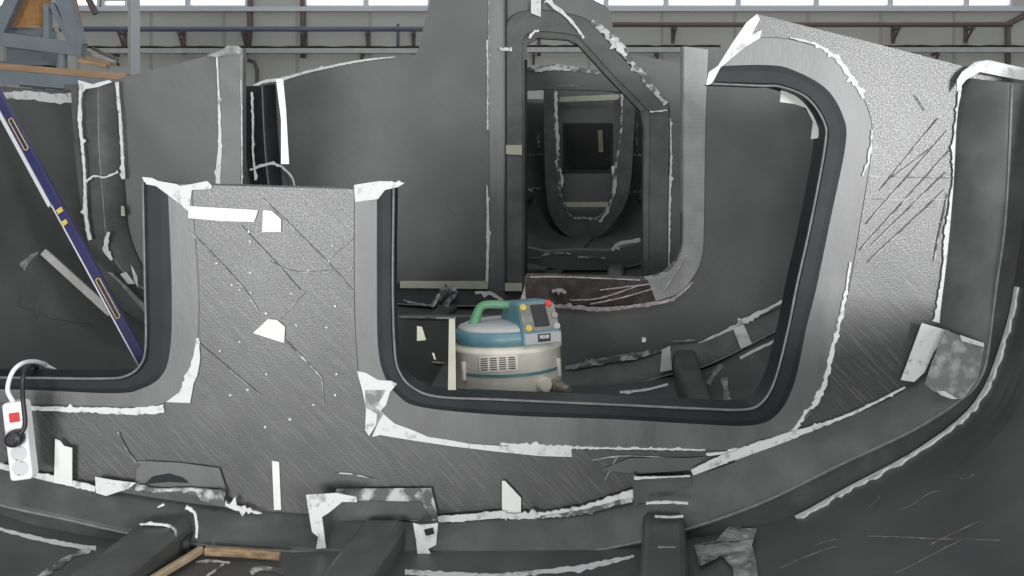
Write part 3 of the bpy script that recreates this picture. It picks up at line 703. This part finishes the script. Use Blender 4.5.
bead([(506, 292), (506, 150), (506, -10)], Y3, b3, .006, -.03, 'slot'); bead([(526, 290), (526, 60)], Y3, b3, .008, -.02, 'flange')
R([(489, 0), (489, 60), (489, 130)], [2, 2.5, 2], 'smear', .5, b3, Y3); R([(487, 185), (488, 230), (487, 288)], [2, 4, 3], 'residue', .5, b3, Y3); R([(488, 40), (488, 55), (488, 130)], [4, 2, 3], 'residue', .6, b3, Y3)
T([(506, 145), (522, 145), (522, 155), (506, 154)], 'tapey', 'masking_tape', b3, 5.36); T([(505, 283), (522, 283), (522, 291), (505, 291)], 'tapey', 'masking_tape', b3, 5.36)
T([(531, 0), (541, -2), (541, 17), (531, 13)], 'residue', 'resin_residue', b3, 5.36); R([(546, 0), (558, 9), (572, 22), (584, 38)], [4, 6, 4, 4], 'residue', .5, b3, 5.36)
R([(500, 49), (512, 49)], [4, 5], 'residue', .8, b3, 5.36); R([(529, 38), (534, 32), (539, 31)], [3, 5, 3], 'residue', .7, b3, 5.36)
R([(591, 22), (606, 32), (622, 50), (645, 78), (666, 104)], [5, 13, 9, 11, 7], 'residue2', .6, b3, 5.37); R([(612, 38), (620, 48), (626, 56)], [7, 9, 4], 'residue', .6, b3, 5.365); R([(650, 112), (667, 110)], 2, 'residue', .7, b3, 5.36)
R([(670, 118), (671, 160), (669, 210), (668, 280)], [3, 3, 5, 4], 'residue', .6, b3, Y3)
R([(251, 89), (263, 82), (283, 79), (311, 71), (359, 61), (395, 57)], [4, 4, 3, 3, 2.5, 1], 'residue', .4, b3, Y3)
T([(276, 79), (283, 79), (286, 110), (289, 164), (281, 164), (281, 120)], 'tape', 'masking_tape', b3)
UE3 = [(275, 84), (279, 150), (285, 200), (300, 250), (330, 276), (400, 284), (488, 287)]
BL3 = [(262, 86), (265, 150), (272, 205), (290, 262), (325, 292), (400, 304), (488, 306)]
hull_frame(Y3, .08, b3, UE3, BL3, 'flange')
R([(252, 92), (253, 120), (253, 150), (256, 180)], [3, 3, 2, 3], 'residue', .5, b3, 5.3, dy=0); R([(250, 170), (268, 164), (280, 166), (291, 176), (296, 190)], [3, 4, 4, 3, 2], 'residue', .6, b3, 5.3, dy=0)
T([(400, 281), (488, 281), (488, 289), (400, 288)], 'tapey', 'masking_tape', b3, 5.37)
R([(432, 306), (438, 297), (447, 290), (456, 292), (446, 304), (440, 312)], [5, 8, 10, 8, 8, 5], 'residue2', .7, b3, 5.28, dy=0); R([(475, 292), (492, 294), (503, 302)], [4, 6, 4], 'residue', .7, b3, 5.28, dy=0)
R([(403, 300), (420, 304), (434, 306)], 3, 'smear', .6, b3, 5.28, dy=0)

# ---------------- deck beam seen through the doorway
Y4 = 6.6
xs4 = hp(Y4); lpx = CX+(xs4[0]-xs4[1])*F/Y4; rpx = CX+(xs4[0]+xs4[1])*F/Y4
o4 = cat([(lpx+1, 92), (470, 73), (530, 68), (580, 69), (640, 74), (rpx-1, 92)], 5)+cat([(rpx-2, 112), (640, 96), (620, 92), (584, 90), (530, 90), (470, 97), (lpx+2, 112)], 5)
b4 = ppoly('deck_beam', o4, Y4, .09, 'panel2', boat)
R([(528, 69), (550, 67), (575, 69), (600, 73)], [6, 8, 6, 3], 'residue2', .5, b4, Y4); R([(535, 71), (552, 68), (570, 70)], [2, 5, 2], 'residue', .6, b4, Y4); R([(558, 86), (578, 86)], 1.5, 'smear', .6, b4, Y4)
# frame low across the floor behind the doorway
Yf = 6.3
of = [(520, 246), (545, 252), (580, 250), (612, 251), (640, 242), (660, 232), (666, 246), (640, 263), (610, 270), (560, 270), (524, 262)]
fl = ppoly('floor_frame', of, Yf, .12, 'panel2', boat)
R([(540, 262), (544, 255), (560, 253), (575, 254)], 2.5, 'residue2', .5, fl, Yf); R([(578, 257), (605, 258)], 2, 'residue2', .5, fl, Yf); R([(612, 250), (620, 243), (640, 240)], [6, 5, 5], 'residue', .6, fl, Yf); R([(526, 258), (540, 258)], 1.5, 'smear', .5, fl, Yf)
# ---------------- bow ring and bow bulkhead with hatch
Y5 = 8.3
oO = [(544, 88), (544, 130), (545, 170), (547, 200), (553, 220), (566, 235), (580, 238), (600, 236), (614, 222), (625, 205), (631, 180), (634, 130), (636, 88)]
oI = [(555, 90), (556, 130), (559, 170), (561, 195), (566, 208), (573, 217), (585, 218), (598, 218), (608, 206), (613, 190), (616, 165), (621, 130), (622, 90)]
ring = cat(oO, 4)+list(reversed(cat(oI, 4)))
b5 = ppoly('bow_ring', ring, Y5-.15, .12, 'frame', boat)
R(oI, 3, 'residue2', .5, b5, Y5-.15); R([(556, 92), (557, 130), (558, 150)], [4, 3, 5], 'residue', .6, b5, Y5-.15)
R([(556, 160), (562, 182), (558, 188)], [3, 6, 3], 'residue', .6, b5, Y5-.15); R([(613, 166), (615, 185), (608, 208), (600, 222)], [5, 5, 3, 3], 'residue', .5, b5, Y5-.15)
pan = [(545, 88), (546, 190), (566, 232), (600, 234), (626, 200), (634, 88)]
hat = cat([(565, 128), (568, 125), (608, 125), (611, 128), (611, 168), (608, 171), (568, 171), (565, 168)], 1)
b6 = ppoly('bulkhead', pan, Y5, .04, 'panel2', boat, [list(reversed(hat))]); b6['label'] = 'small farthest bulkhead with a dark square hatch'
band('hatch_flange', [(563, 126), (563, 173), (613, 173), (613, 123), (563, 123), (563, 127)], [(566, 128), (566, 170), (610, 170), (610, 126), (566, 126), (566, 129)], Y5, [(0, 0), (0, -.008), (1, -.008), (1, .04)], 'flange', b6, 1)
T([(560, 97), (622, 94), (620, 98), (616, 100), (559, 102)], 'tapey', 'masking_tape', b6, 8.2); T([(563, 202), (610, 202), (609, 207), (565, 207)], 'tapey', 'masking_tape', b6, 8.2)
ppoly('bulkhead', [(555, 110), (557, 180), (575, 205), (604, 205), (620, 180), (624, 110)], 8.95, .03, 'slot', boat)  # plate coloured black to stand for the darkness inside the hatch
bm = bmesh.new(); add_bar(bm, P(600, 130, 8.7), P(601, 152, 8.7), .04, .04, (0, 1, 0)); link('tape_tab', bm, 'tapey', b6)
for a in ([(530, 155), (545, 154)], [(634, 155), (644, 155)], [(528, 190), (536, 188), (543, 190)], [(616, 190), (630, 192), (646, 190)], [(538, 130), (539, 148)], [(637, 120), (637, 145)]): hpoly_ribbon('resin_residue', a, 3, 'residue2', .7)
for sgn in (-1, 1):
    bm = bmesh.new(); pts = []
    for i in range(16):
        Y = 5.5+i*(8.1-5.5)/15; xc, b, h, s = hp(Y); u, w = UP[-22]; pts.append(Vector((xc+sgn*(u*b-.01), Y, CZ+s-w*h)))
    add_tube(bm, pts, .05, 8); link('side_stringer', bm, 'beam', boat, True)

# left side of the hull top edge residue
hpoly_ribbon('resin_residue', [(2, 96), (30, 95), (55, 99), (76, 97)], [9, 10, 13, 11], 'residue', .5)
hpoly_ribbon('dusty_reflection', [(38, 252), (30, 258), (22, 268)], [3, 7, 10], 'smear', .5); hpoly_ribbon('dusty_reflection', [(20, 300), (60, 310), (95, 322)], [14, 22, 10], 'hull', .4)  # ribbons painting a dusty light reflection low on the left hull side

# cradle under the hull
cr = thing('boat_cradle', 'timber cradle bearers under the hull bottom', 'cradle')
for Y in (2.0, 4.6, 6.8):
    xc = hp(Y)[0]; zb = hull_z(xc, Y)-.036; bm = bmesh.new(); add_box(bm, (xc, Y, zb/2), (.7, .25, zb)); link('bearer', bm, 'wood', cr)

# ------------------------------------------------------------------ industrial vacuum
VY = 3.45
vac = thing('industrial_vacuum', 'cream and teal canister vacuum with green handle, standing behind the near sill', 'vacuum cleaner')
vx = (508.5-CX)*VY/F; vr = .183
zf = max(hull_z(vx-.12, VY), hull_z(vx+.12, VY))
def vz(py, y=VY-vr): return CZ+(HZ-py)*y/F
zt0 = zf+.05; ztk = vz(351.5); c0 = (vx, VY, 0)
bm = bmesh.new(); add_lathe(bm, c0, [(.02, zt0), (vr*.86, zt0), (vr*.93, zt0+.02), (vr*.98, (zt0+ztk)/2), (vr, ztk-.03), (vr+.004, ztk-.026), (vr+.004, ztk-.014), (vr-.004, ztk-.008), (vr-.012, ztk), (.02, ztk)], 56); link('tank', bm, 'tank', vac, True)
zs = vz(380)
bm = bmesh.new(); rings = []
for a in [math.radians(q) for q in range(215, 352, 4)]:
    rings.append([Vector((vx+rr*math.cos(a), VY+rr*math.sin(a), zs+dz)) for rr, dz in ((vr*.985-.012, -.006), (vr*.985+.003, -.005), (vr*.985+.003, .005), (vr*.985-.012, .006))])
sweep(bm, rings); link('stripe', bm, 'teal', vac)
bm = bmesh.new(); zl = ztk; zlt = vz(337.5)
add_lathe(bm, c0, [(.02, zl), (vr-.008, zl), (vr, zl+.008), (vr-.002, zlt-.01), (vr-.01, zlt), (.02, zlt)], 56); lid = link('lid', bm, 'teal', vac, True)
bm = bmesh.new(); add_lathe(bm, c0, [(vr-.01, zlt), (vr-.018, zlt+.010), (vr*.75, zlt+.020), (.02, zlt+.026)], 48); link('lid_top', bm, 'dust', lid, True)
# control housing, turned a little to the right
hw = .14; yaw = math.radians(20); O = P(525, 349, 3.262); ux = Vector((math.cos(yaw), math.sin(yaw), 0)); uy = Vector((-math.sin(yaw), math.cos(yaw), 0))
hz0 = vz(351, 3.262); hz1 = vz(306, 3.33)
sd = [(0, hz0), (0, hz0+.042), (.052, hz1-.008), (.068, hz1), (.19, hz1-.004), (.25, hz0+.04), (.25, hz0)]
def H(x, d, z): return Vector((O.x, O.y, 0))+ux*x+uy*d+Vector((0, 0, z))
bm = bmesh.new(); rings = []
for fx_, ins in ((0, .006), (.06, 0), (.92, 0), (1, .008)):
    rings.append([H(hw*fx_+(.006*(.5-fx_)*2 if z > hz0+.05 else 0), d+(ins if d < .1 else -ins), z-(ins if z > hz0+.05 else 0)) for d, z in sd])
sweep(bm, rings); bevel(link('control_housing', bm, 'teal', vac), .004, 2)
def hq(fx_, fs, out=0):
    (d0, z0), (d1, z1) = sd[1], sd[2]; n = (-uy*(z1-z0)+Vector((0, 0, d1-d0))).normalized()
    return H(hw*fx_, d0+(d1-d0)*fs, z0+(z1-z0)*fs)+n*out
def quad_plate(name, f0, f1, s0, s1, m, out=.004, th=.006, par=None):
    c = [hq(f0, s0, out), hq(f1, s0, out), hq(f1, s1, out), hq(f0, s1, out)]; d = [hq(f0, s0, out-th), hq(f1, s0, out-th), hq(f1, s1, out-th), hq(f0, s1, out-th)]
    bm = bmesh.new(); sweep(bm, [c, d]); return bevel(link(name, bm, m, par or vac), .002)
quad_plate('control_panel', .05, .95, .03, 1.0, 'panelgrey', .003)
quad_plate('switch_rocker', .33, .70, .16, .94, 'black', .009, .008)
def knob(fx_, fs, m):
    bm = bmesh.new(); p = hq(fx_, fs, .002); q = hq(fx_, fs, .010); add_tube(bm, [p, q], .0125, 16, [.0125, .011]); return link('button', bm, m, vac)
for fx_, fs, mm in ((.14, .88, 'yellow'), (.16, .12, 'yellow'), (.80, .95, 'red'), (.87, .12, 'plate'), (.88, .5, 'brass')): knob(fx_, fs, mm)
def fq(fx_, fz, out=0): return H(hw*fx_, -out, hz0+.042*fz)
def fplate(x0, x1, z0, z1, o0, o1):
    bm = bmesh.new(); q = ((x0, z0), (x1, z0), (x1, z1), (x0, z1)); sweep(bm, [[fq(a, b, o0) for a, b in q], [fq(a, b, o1) for a, b in q]]); return bm
plt = bevel(link('label_plate', fplate(.05, .96, .04, .9, .004, -.01), 'plate', vac), .002)
bk = link('name_badge', fplate(.36, .68, .2, .82, .0055, -.004), 'black', plt)
def text(body, name, loc, size, rot, m, parent):
    c = bpy.data.curves.new(name, 'FONT'); c.body = body; c.size = size; c.extrude = .0006; c.align_x = 'CENTER'; c.align_y = 'CENTER'
    o = bpy.data.objects.new(name, c); C.objects.link(o); o.location = loc; o.rotation_euler = rot; c.materials.append(M[m])
    bpy.context.view_layer.update(); me = bpy.data.meshes.new_from_object(o.evaluated_get(bpy.context.evaluated_depsgraph_get())); mt = o.matrix_world.copy()
    bpy.data.objects.remove(o); q = bpy.data.objects.new(name, me); C.objects.link(q); q.matrix_world = mt; q.parent = parent; return q
text('9000', 'lettering', fq(.52, .57, .006), .017, (math.pi/2, 0, yaw), 'white', plt)
# green handle: an arch from the back of the lid to the housing
A = [(475, 328), (477, 321), (482, 309), (489, 305.5), (503, 306), (516, 307.5), (522, 310), (523, 322)]
bm = bmesh.new(); hyc = VY-.04
q = [P(x, y, hyc) for x, y in cat(A, 5)]; rings = []
for i, p in enumerate(q):
    t = (q[min(i+1, len(q)-1)]-q[max(i-1, 0)]).normalized(); s = Vector((0, 1, 0)); u = t.cross(s); w = .013
    rings.append([p+u*(.0135+.009*max(0, 1-i/12))*a+s*.018*b for a, b in ((-1, -.6), (-.6, -1), (.6, -1), (1, -.6), (1, .6), (.6, 1), (-.6, 1), (-1, .6))])
sweep(bm, rings); link('handle', bm, 'green', vac, True)
a = P(480, 327, hyc); bm = bmesh.new(); add_lathe(bm, (a.x, a.y, a.z-.02), [(.05, 0), (.042, .02), (.024, .032), (.01, .034)], 20); link('handle_base', bm, 'teal', vac, True)
# vent grille with four columns of slots
vy = lambda x: VY-math.sqrt(max(0, (vr+.002)**2-(x-vx)**2))
def vpx(px, py, out=0):
    Y = VY-vr
    for _ in range(6):
        x = (px-CX)*Y/F; Y = vy(x)
    x = (px-CX)*Y/F; d = Vector((x-vx, Y-VY, 0)).normalized(); return P(px, py, Y)+d*out
bm = bmesh.new(); rings = []
for i in range(9):
    px = 480+(518.5-480)*i/8; rings.append([vpx(px, 359.5, .002), vpx(px, 374.5, .002), vpx(px, 374.5, -.006), vpx(px, 359.5, -.006)])
sweep(bm, rings); vent = link('vent_grille', bm, 'tank', vac)
bm = bmesh.new()
for c in range(4):
    for r in range(6):
        x0 = 481.5+c*9.2; x1 = x0+7; y0 = 361+r*2.2; rr = []
        for i in range(4):
            px = x0+(x1-x0)*i/3; rr.append([vpx(px, y0, .0032), vpx(px, y0+1.1, .0032), vpx(px, y0+1.1, -.004), vpx(px, y0, -.004)])
        sweep(bm, rr)
link('vent_slots', bm, 'slot', vent)
# hose inlet low on the right, lid clamp, feet castors
p = vpx(543, 389, 0); d = Vector((.45, -1, 0)).normalized(); bm = bmesh.new()
add_tube(bm, [p-d*.02, p+d*.012], .026, 20); add_tube(bm, [p+d*.012, p+d*.02], .022, 20); link('hose_collar', bm, 'tank', vac)
p2 = vpx(554, 390, 0)+Vector((.0, -.0, -.002)); d2 = Vector((.9, -1, -.1)).normalized(); bm = bmesh.new(); add_tube(bm, [p2-d2*.02, p2+d2*.02, p2+d2*.021, p2+d2*.045, p2+d2*.046, p2+d2*.07], .02, 18, [.024, .024, .018, .018, .014, .012]); link('hose_inlet', bm, 'brass', vac)
for px in (464, 559):
    p = vpx(px, 366, .0); dd = Vector((p.x-vx, p.y-VY, 0)).normalized(); bm = bmesh.new()
    add_bar(bm, p+dd*.002+Vector((0, 0, -.05)), p+dd*.002+Vector((0, 0, .012)), .016, .012, (dd.x, dd.y, 0)); bevel(link('clamp', bm, 'tank', vac), .003)
for k in range(4):
    a = math.radians(45+90*k); x, y = vx+.125*math.cos(a), VY+.125*math.sin(a); z = hull_z(x, y); bm = bmesh.new()
    add_tube(bm, [(x-.012, y, z+.024), (x+.012, y, z+.024)], .024, 14); cs = link('castor', bm, 'rubber', vac, True)
    bm = bmesh.new(); add_box(bm, (x, y, (z+.03+zt0+.01)/2), (.034, .02, max(.02, zt0+.01-z-.03))); link('castor_fork', bm, 'brass', cs)

# the machine leans a little on the sloping hull
from mathutils import Matrix
piv = Vector((vx, VY, zf)); vac.matrix_world = Matrix.Translation(piv) @ Matrix.Rotation(math.radians(-2.6), 4, 'Y') @ Matrix.Rotation(math.radians(-3), 4, 'X') @ Matrix.Translation(-piv) @ Matrix.Translation((.012, 0, 0))

# ------------------------------------------------------------------ power strip hanging on the sill
ps = thing('power_strip', 'white power strip with red switch hanging over the left sill', 'power strip')
PSY = 2.665
tl, tr_, br, bl = (1, 404), (24, 401), (33, 477), (10, 482)
def pq(u, v, out=0):
    x = tl[0]+(tr_[0]-tl[0])*u+(bl[0]-tl[0])*v; y = tl[1]+(tr_[1]-tl[1])*u+(bl[1]-tl[1])*v
    k = P(x, y, PSY); k.y -= out; return k
bm = bmesh.new(); pts = [pq(u, v) for u, v in ((.12, 0), (.88, 0), (1, .03), (1, .97), (.88, 1), (.12, 1), (0, .97), (0, .03))]
add_prism(bm, [pts], Vector((0, .036, 0))); bevel(link('body', bm, 'white', ps), .005, 3)
bm = bmesh.new(); add_prism(bm, [[pq(u, v, .004) for u, v in ((.30, .13), (.74, .13), (.74, .25), (.30, .25))]], Vector((0, .008, 0))); bevel(link('rocker_switch', bm, 'red', ps), .0015)
for v in (.44, .65, .84):
    c = pq(.52, v, .0); bm = bmesh.new(); add_tube(bm, [c+Vector((0, .004, 0)), c+Vector((0, -.002, 0)), c+Vector((0, -.0021, 0)), c+Vector((0, .0, 0))], .02, 22, [.0215, .0215, .0185, .0180]); so = link('socket', bm, 'socketgrey', ps)
    bm = bmesh.new()
    for s in (-1, 1): e = c+Vector((s*.007, -.0008, -s*.003)); add_tube(bm, [e+Vector((0, .003, 0)), e+Vector((0, -.0006, 0))], .0026, 10)
    link('pin_hole', bm, 'black', so)
    bm = bmesh.new()
    for s in (-1, 1): e = c+Vector((s*.004, -.0012, s*.0175)); add_box(bm, e, (.006, .003, .004))
    link('earth_clip', bm, 'brass', so)
loop = [pq(.4, .02, -.018)]+[P(x, y, Y) for x, y, Y in ((8, 392, 2.69), (9, 381, 2.70), (14, 370, 2.71), (23, 363, 2.74), (34, 361.5, 2.80), (43, 363.5, 2.87), (47, 366, 2.93))]
e = loop[-1]; loop += [e+Vector((.03, .05, -.06)), e+Vector((.05, .06, -.22))]
hz = hull_z(e.x+.06, e.y+.08); loop += [Vector((e.x+.06, e.y+.1, hz+.06)), Vector((e.x+.12, e.y+.3, hull_z(e.x+.12, e.y+.3)+.008))]
bm = bmesh.new(); add_tube(bm, [Vector(v) for v in cat([tuple(v) for v in loop], 6)], .0062, 10); link('cable', bm, 'white', ps, True)
pg_ = thing('power_plug', 'black plug and flex pushed into the white power strip', 'plug')
c = pq(.56, .44, .0); bm = bmesh.new(); add_tube(bm, [c+Vector((0, -.003, 0)), c+Vector((0, -.02, 0)), c+Vector((.001, -.034, .001)), c+Vector((.001, -.038, .001))], .02, 22, [.0225, .0235, .020, .012]); link('plug_body', bm, 'black', pg_)
fx = [c+Vector((.012, -.024, .008))]+[P(x, y, Y) for x, y, Y in ((25, 425, 2.655), (23, 400, 2.67), (22.5, 385, 2.685), (24, 373, 2.70), (28, 367, 2.76), (33, 365, 2.83), (36, 366.5, 2.90), (37, 369, 2.93))]
e = fx[-1]; fx += [e+Vector((.0, .03, -.08)), Vector((e.x, e.y+.05, hull_z(e.x, e.y+.05)+.07)), Vector((e.x-.05, e.y+.2, hull_z(e.x-.05, e.y+.2)+.006))]
bm = bmesh.new(); add_tube(bm, [Vector(v) for v in cat([tuple(v) for v in fx], 6)], .0065, 8); link('flex', bm, 'black', pg_, True)

# ------------------------------------------------------------------ long blue level leaning in the left opening
lv = thing('spirit_level', 'long navy blue level with yellow-rimmed slots leaning inside the left opening', 'level')
LA, LB = P(-14, 74, 3.42), P(143, 362, 3.15)
zlo = hull_z(LB.x, LB.y)
dirv = (LB-LA).normalized()
side = dirv.cross(Vector((0, 1, 0))).normalized()
if side.x < 0: side = -side
Lend = LB.copy(); k = 0
while inside(Lend+dirv*.02+side*.03) and k < 80: Lend += dirv*.01; k += 1
Lstart = LA-dirv*.25
side = dirv.cross(Vector((0, 1, 0))).normalized()
if side.x < 0: side = -side
nrm = side.cross(dirv).normalized()
if nrm.y > 0: nrm = -nrm
bm = bmesh.new(); add_bar(bm, Lstart, Lend, .036, .022, nrm); bevel(link('level_bar', bm, 'navy', lv), .003)
Ltot = (Lend-Lstart).length
def lpt(f, s=0, o=0): return Lstart+dirv*Ltot*f+side*s+nrm*o
def along(px, py):
    # fraction along the bar nearest to the sight line
    best = min(range(400), key=lambda i: (lambda v: (CX+v.x*F/v.y-px)**2+(HZ-(v.z-CZ)*F/v.y-py)**2)(lpt(i/399))); return best/399
f1 = along(53, 206)
bm = bmesh.new(); add_bar(bm, lpt(0, -.018, .002), lpt(f1, -.018, .002), .012, .026, nrm); link('edge_rail', bm, 'silver', lv)
bm = bmesh.new(); add_bar(bm, lpt(f1, -.012, .011), lpt(1, -.012, .011), .004, .006, nrm); link('edge_line', bm, 'silver', lv)
def slot(px, py, ln, w=.014):
    f = along(px, py); bm = bmesh.new(); h = ln/2/Ltot
    pts = []
    for k in range(24):
        a = 2*math.pi*k/24; cx_ = (1 if math.cos(a) > 0 else -1)*max(0, ln/2-w/2)
        pts.append(lpt(f, 0, .012)+dirv*(cx_+math.cos(a)*w/2)+side*(math.sin(a)*w/2+.004))
    pts.append(pts[0]); pts.append(pts[1]); add_tube(bm, pts, .0017, 6); o = link('slot_rim', bm, 'yellow', lv)
    bm = bmesh.new(); add_bar(bm, lpt(f, .004, .0112)-dirv*(ln/2-.006), lpt(f, .004, .0112)+dirv*(ln/2-.006), w*.8, .003, nrm); link('hand_slot', bm, 'navy', o)
slot(21, 134, .13); slot(108, 300, .15)
f = along(69, 214); 
for s, df in ((.004, -.012), (-.002, .016)):
    bm = bmesh.new(); c = lpt(f, s, .012)+dirv*df*1.6; add_bar(bm, c-side*.010, c+side*.010, .016, .006, nrm); link('vial', bm, 'yellow', lv)
# pale batten beside it, lying on the hull
a, b = hray(44, 252), hray(108, 316)
ddir = (b-a).normalized(); bm = bmesh.new()
a2 = P(44, 252, a.y-.02); b2_ = P(112, 314, min(b.y-.02, a.y-.1)); 
add_bar(bm, a2, b2_, .028, .024, (0, -1, .3)); bt = bevel(tag(link('batten', bm, 'batten'), 'short pale grey batten lying against the dark hull beside the blue level', 'batten'), .003)
# ------------------------------------------------------------------ sticks at the foot of the frame
def hstick(name, pts, w, h, m, lab, lift=.018):
    q = [hray(x, y+4) for x, y in pts]; q = [v+Vector((0, -.03, lift)) for v in q]; bm = bmesh.new(); rings = []
    for i, p in enumerate(q):
        t = (q[min(i+1, len(q)-1)]-q[max(i-1, 0)]).normalized(); u = Vector((0, 0, 1)); s = t.cross(u).normalized(); u = s.cross(t)
        rings.append([p+s*w*a+u*h*b for a, b in ((-.5, -.3), (-.3, -.5), (.3, -.5), (.5, -.3), (.5, .3), (.3, .5), (-.3, .5), (-.5, .3))])
    sweep(bm, rings); return tag(link(name, bm, m, None), lab, 'stick')
st1 = hstick('wooden_stick', [(209, 549), (245, 551), (283, 554)], .018, .022, 'brown', 'short brown wooden stick lying level at the foot of the near bulkhead')
st2 = hstick('wooden_stick', [(204, 548), (192, 556), (172, 568), (140, 588)], .018, .020, 'tan', 'tan wooden stick slanting toward the viewer beside the dark stringer')
bm = bmesh.new(); q = [hray(x, y)+Vector((0, -.02, .03)) for x, y in ((188, 554), (190, 545), (197, 539), (204, 537), (208, 540))]; add_tube(bm, [Vector(v) for v in cat([tuple(v) for v in q], 4)], .012, 10); tag(link('hose_scrap', bm, 'rubber', None, True), 'dark curved scrap behind the meeting ends of the two sticks', 'scrap')

# crumpled film lying right of the right stringer
outl_f = [(694, 545), (716, 541), (735, 519), (741, 528), (757, 529), (752, 545), (756, 562), (760, 590), (735, 590), (733, 568), (722, 556), (700, 566)]
bm = bmesh.new(); bx = resample(outl_f+[outl_f[0]], 5)[:-1]
tris = tessellate_polygon([[Vector((x, y, 0)) for x, y in bx]])
vs = [bm.verts.new(Vector((x, y, 0))) for x, y in bx]
for t in tris:
    try: bm.faces.new([vs[i] for i in t])
    except ValueError: pass
bmesh.ops.subdivide_edges(bm, edges=[e for e in bm.edges if e.calc_length() > 6], cuts=4, use_grid_fill=True)
bmesh.ops.triangulate(bm, faces=bm.faces)
for v in bm.verts:
    h_ = hray(v.co.x, v.co.y); nn = noise.noise(Vector((v.co.x*.12, v.co.y*.12, 3)))
    v.co = h_+(Vector((0, 0, CZ))-h_).normalized()*(.028+.035*nn+.012*noise.noise(Vector((v.co.x*.4, v.co.y*.4, 9))))
o = link('plastic_film', bm, 'cloudy'); md = o.modifiers.new('thickness', 'SOLIDIFY'); md.thickness = .001
tag(o, 'crumpled cloudy plastic film on the hull right of the upright stringer end', 'plastic film')
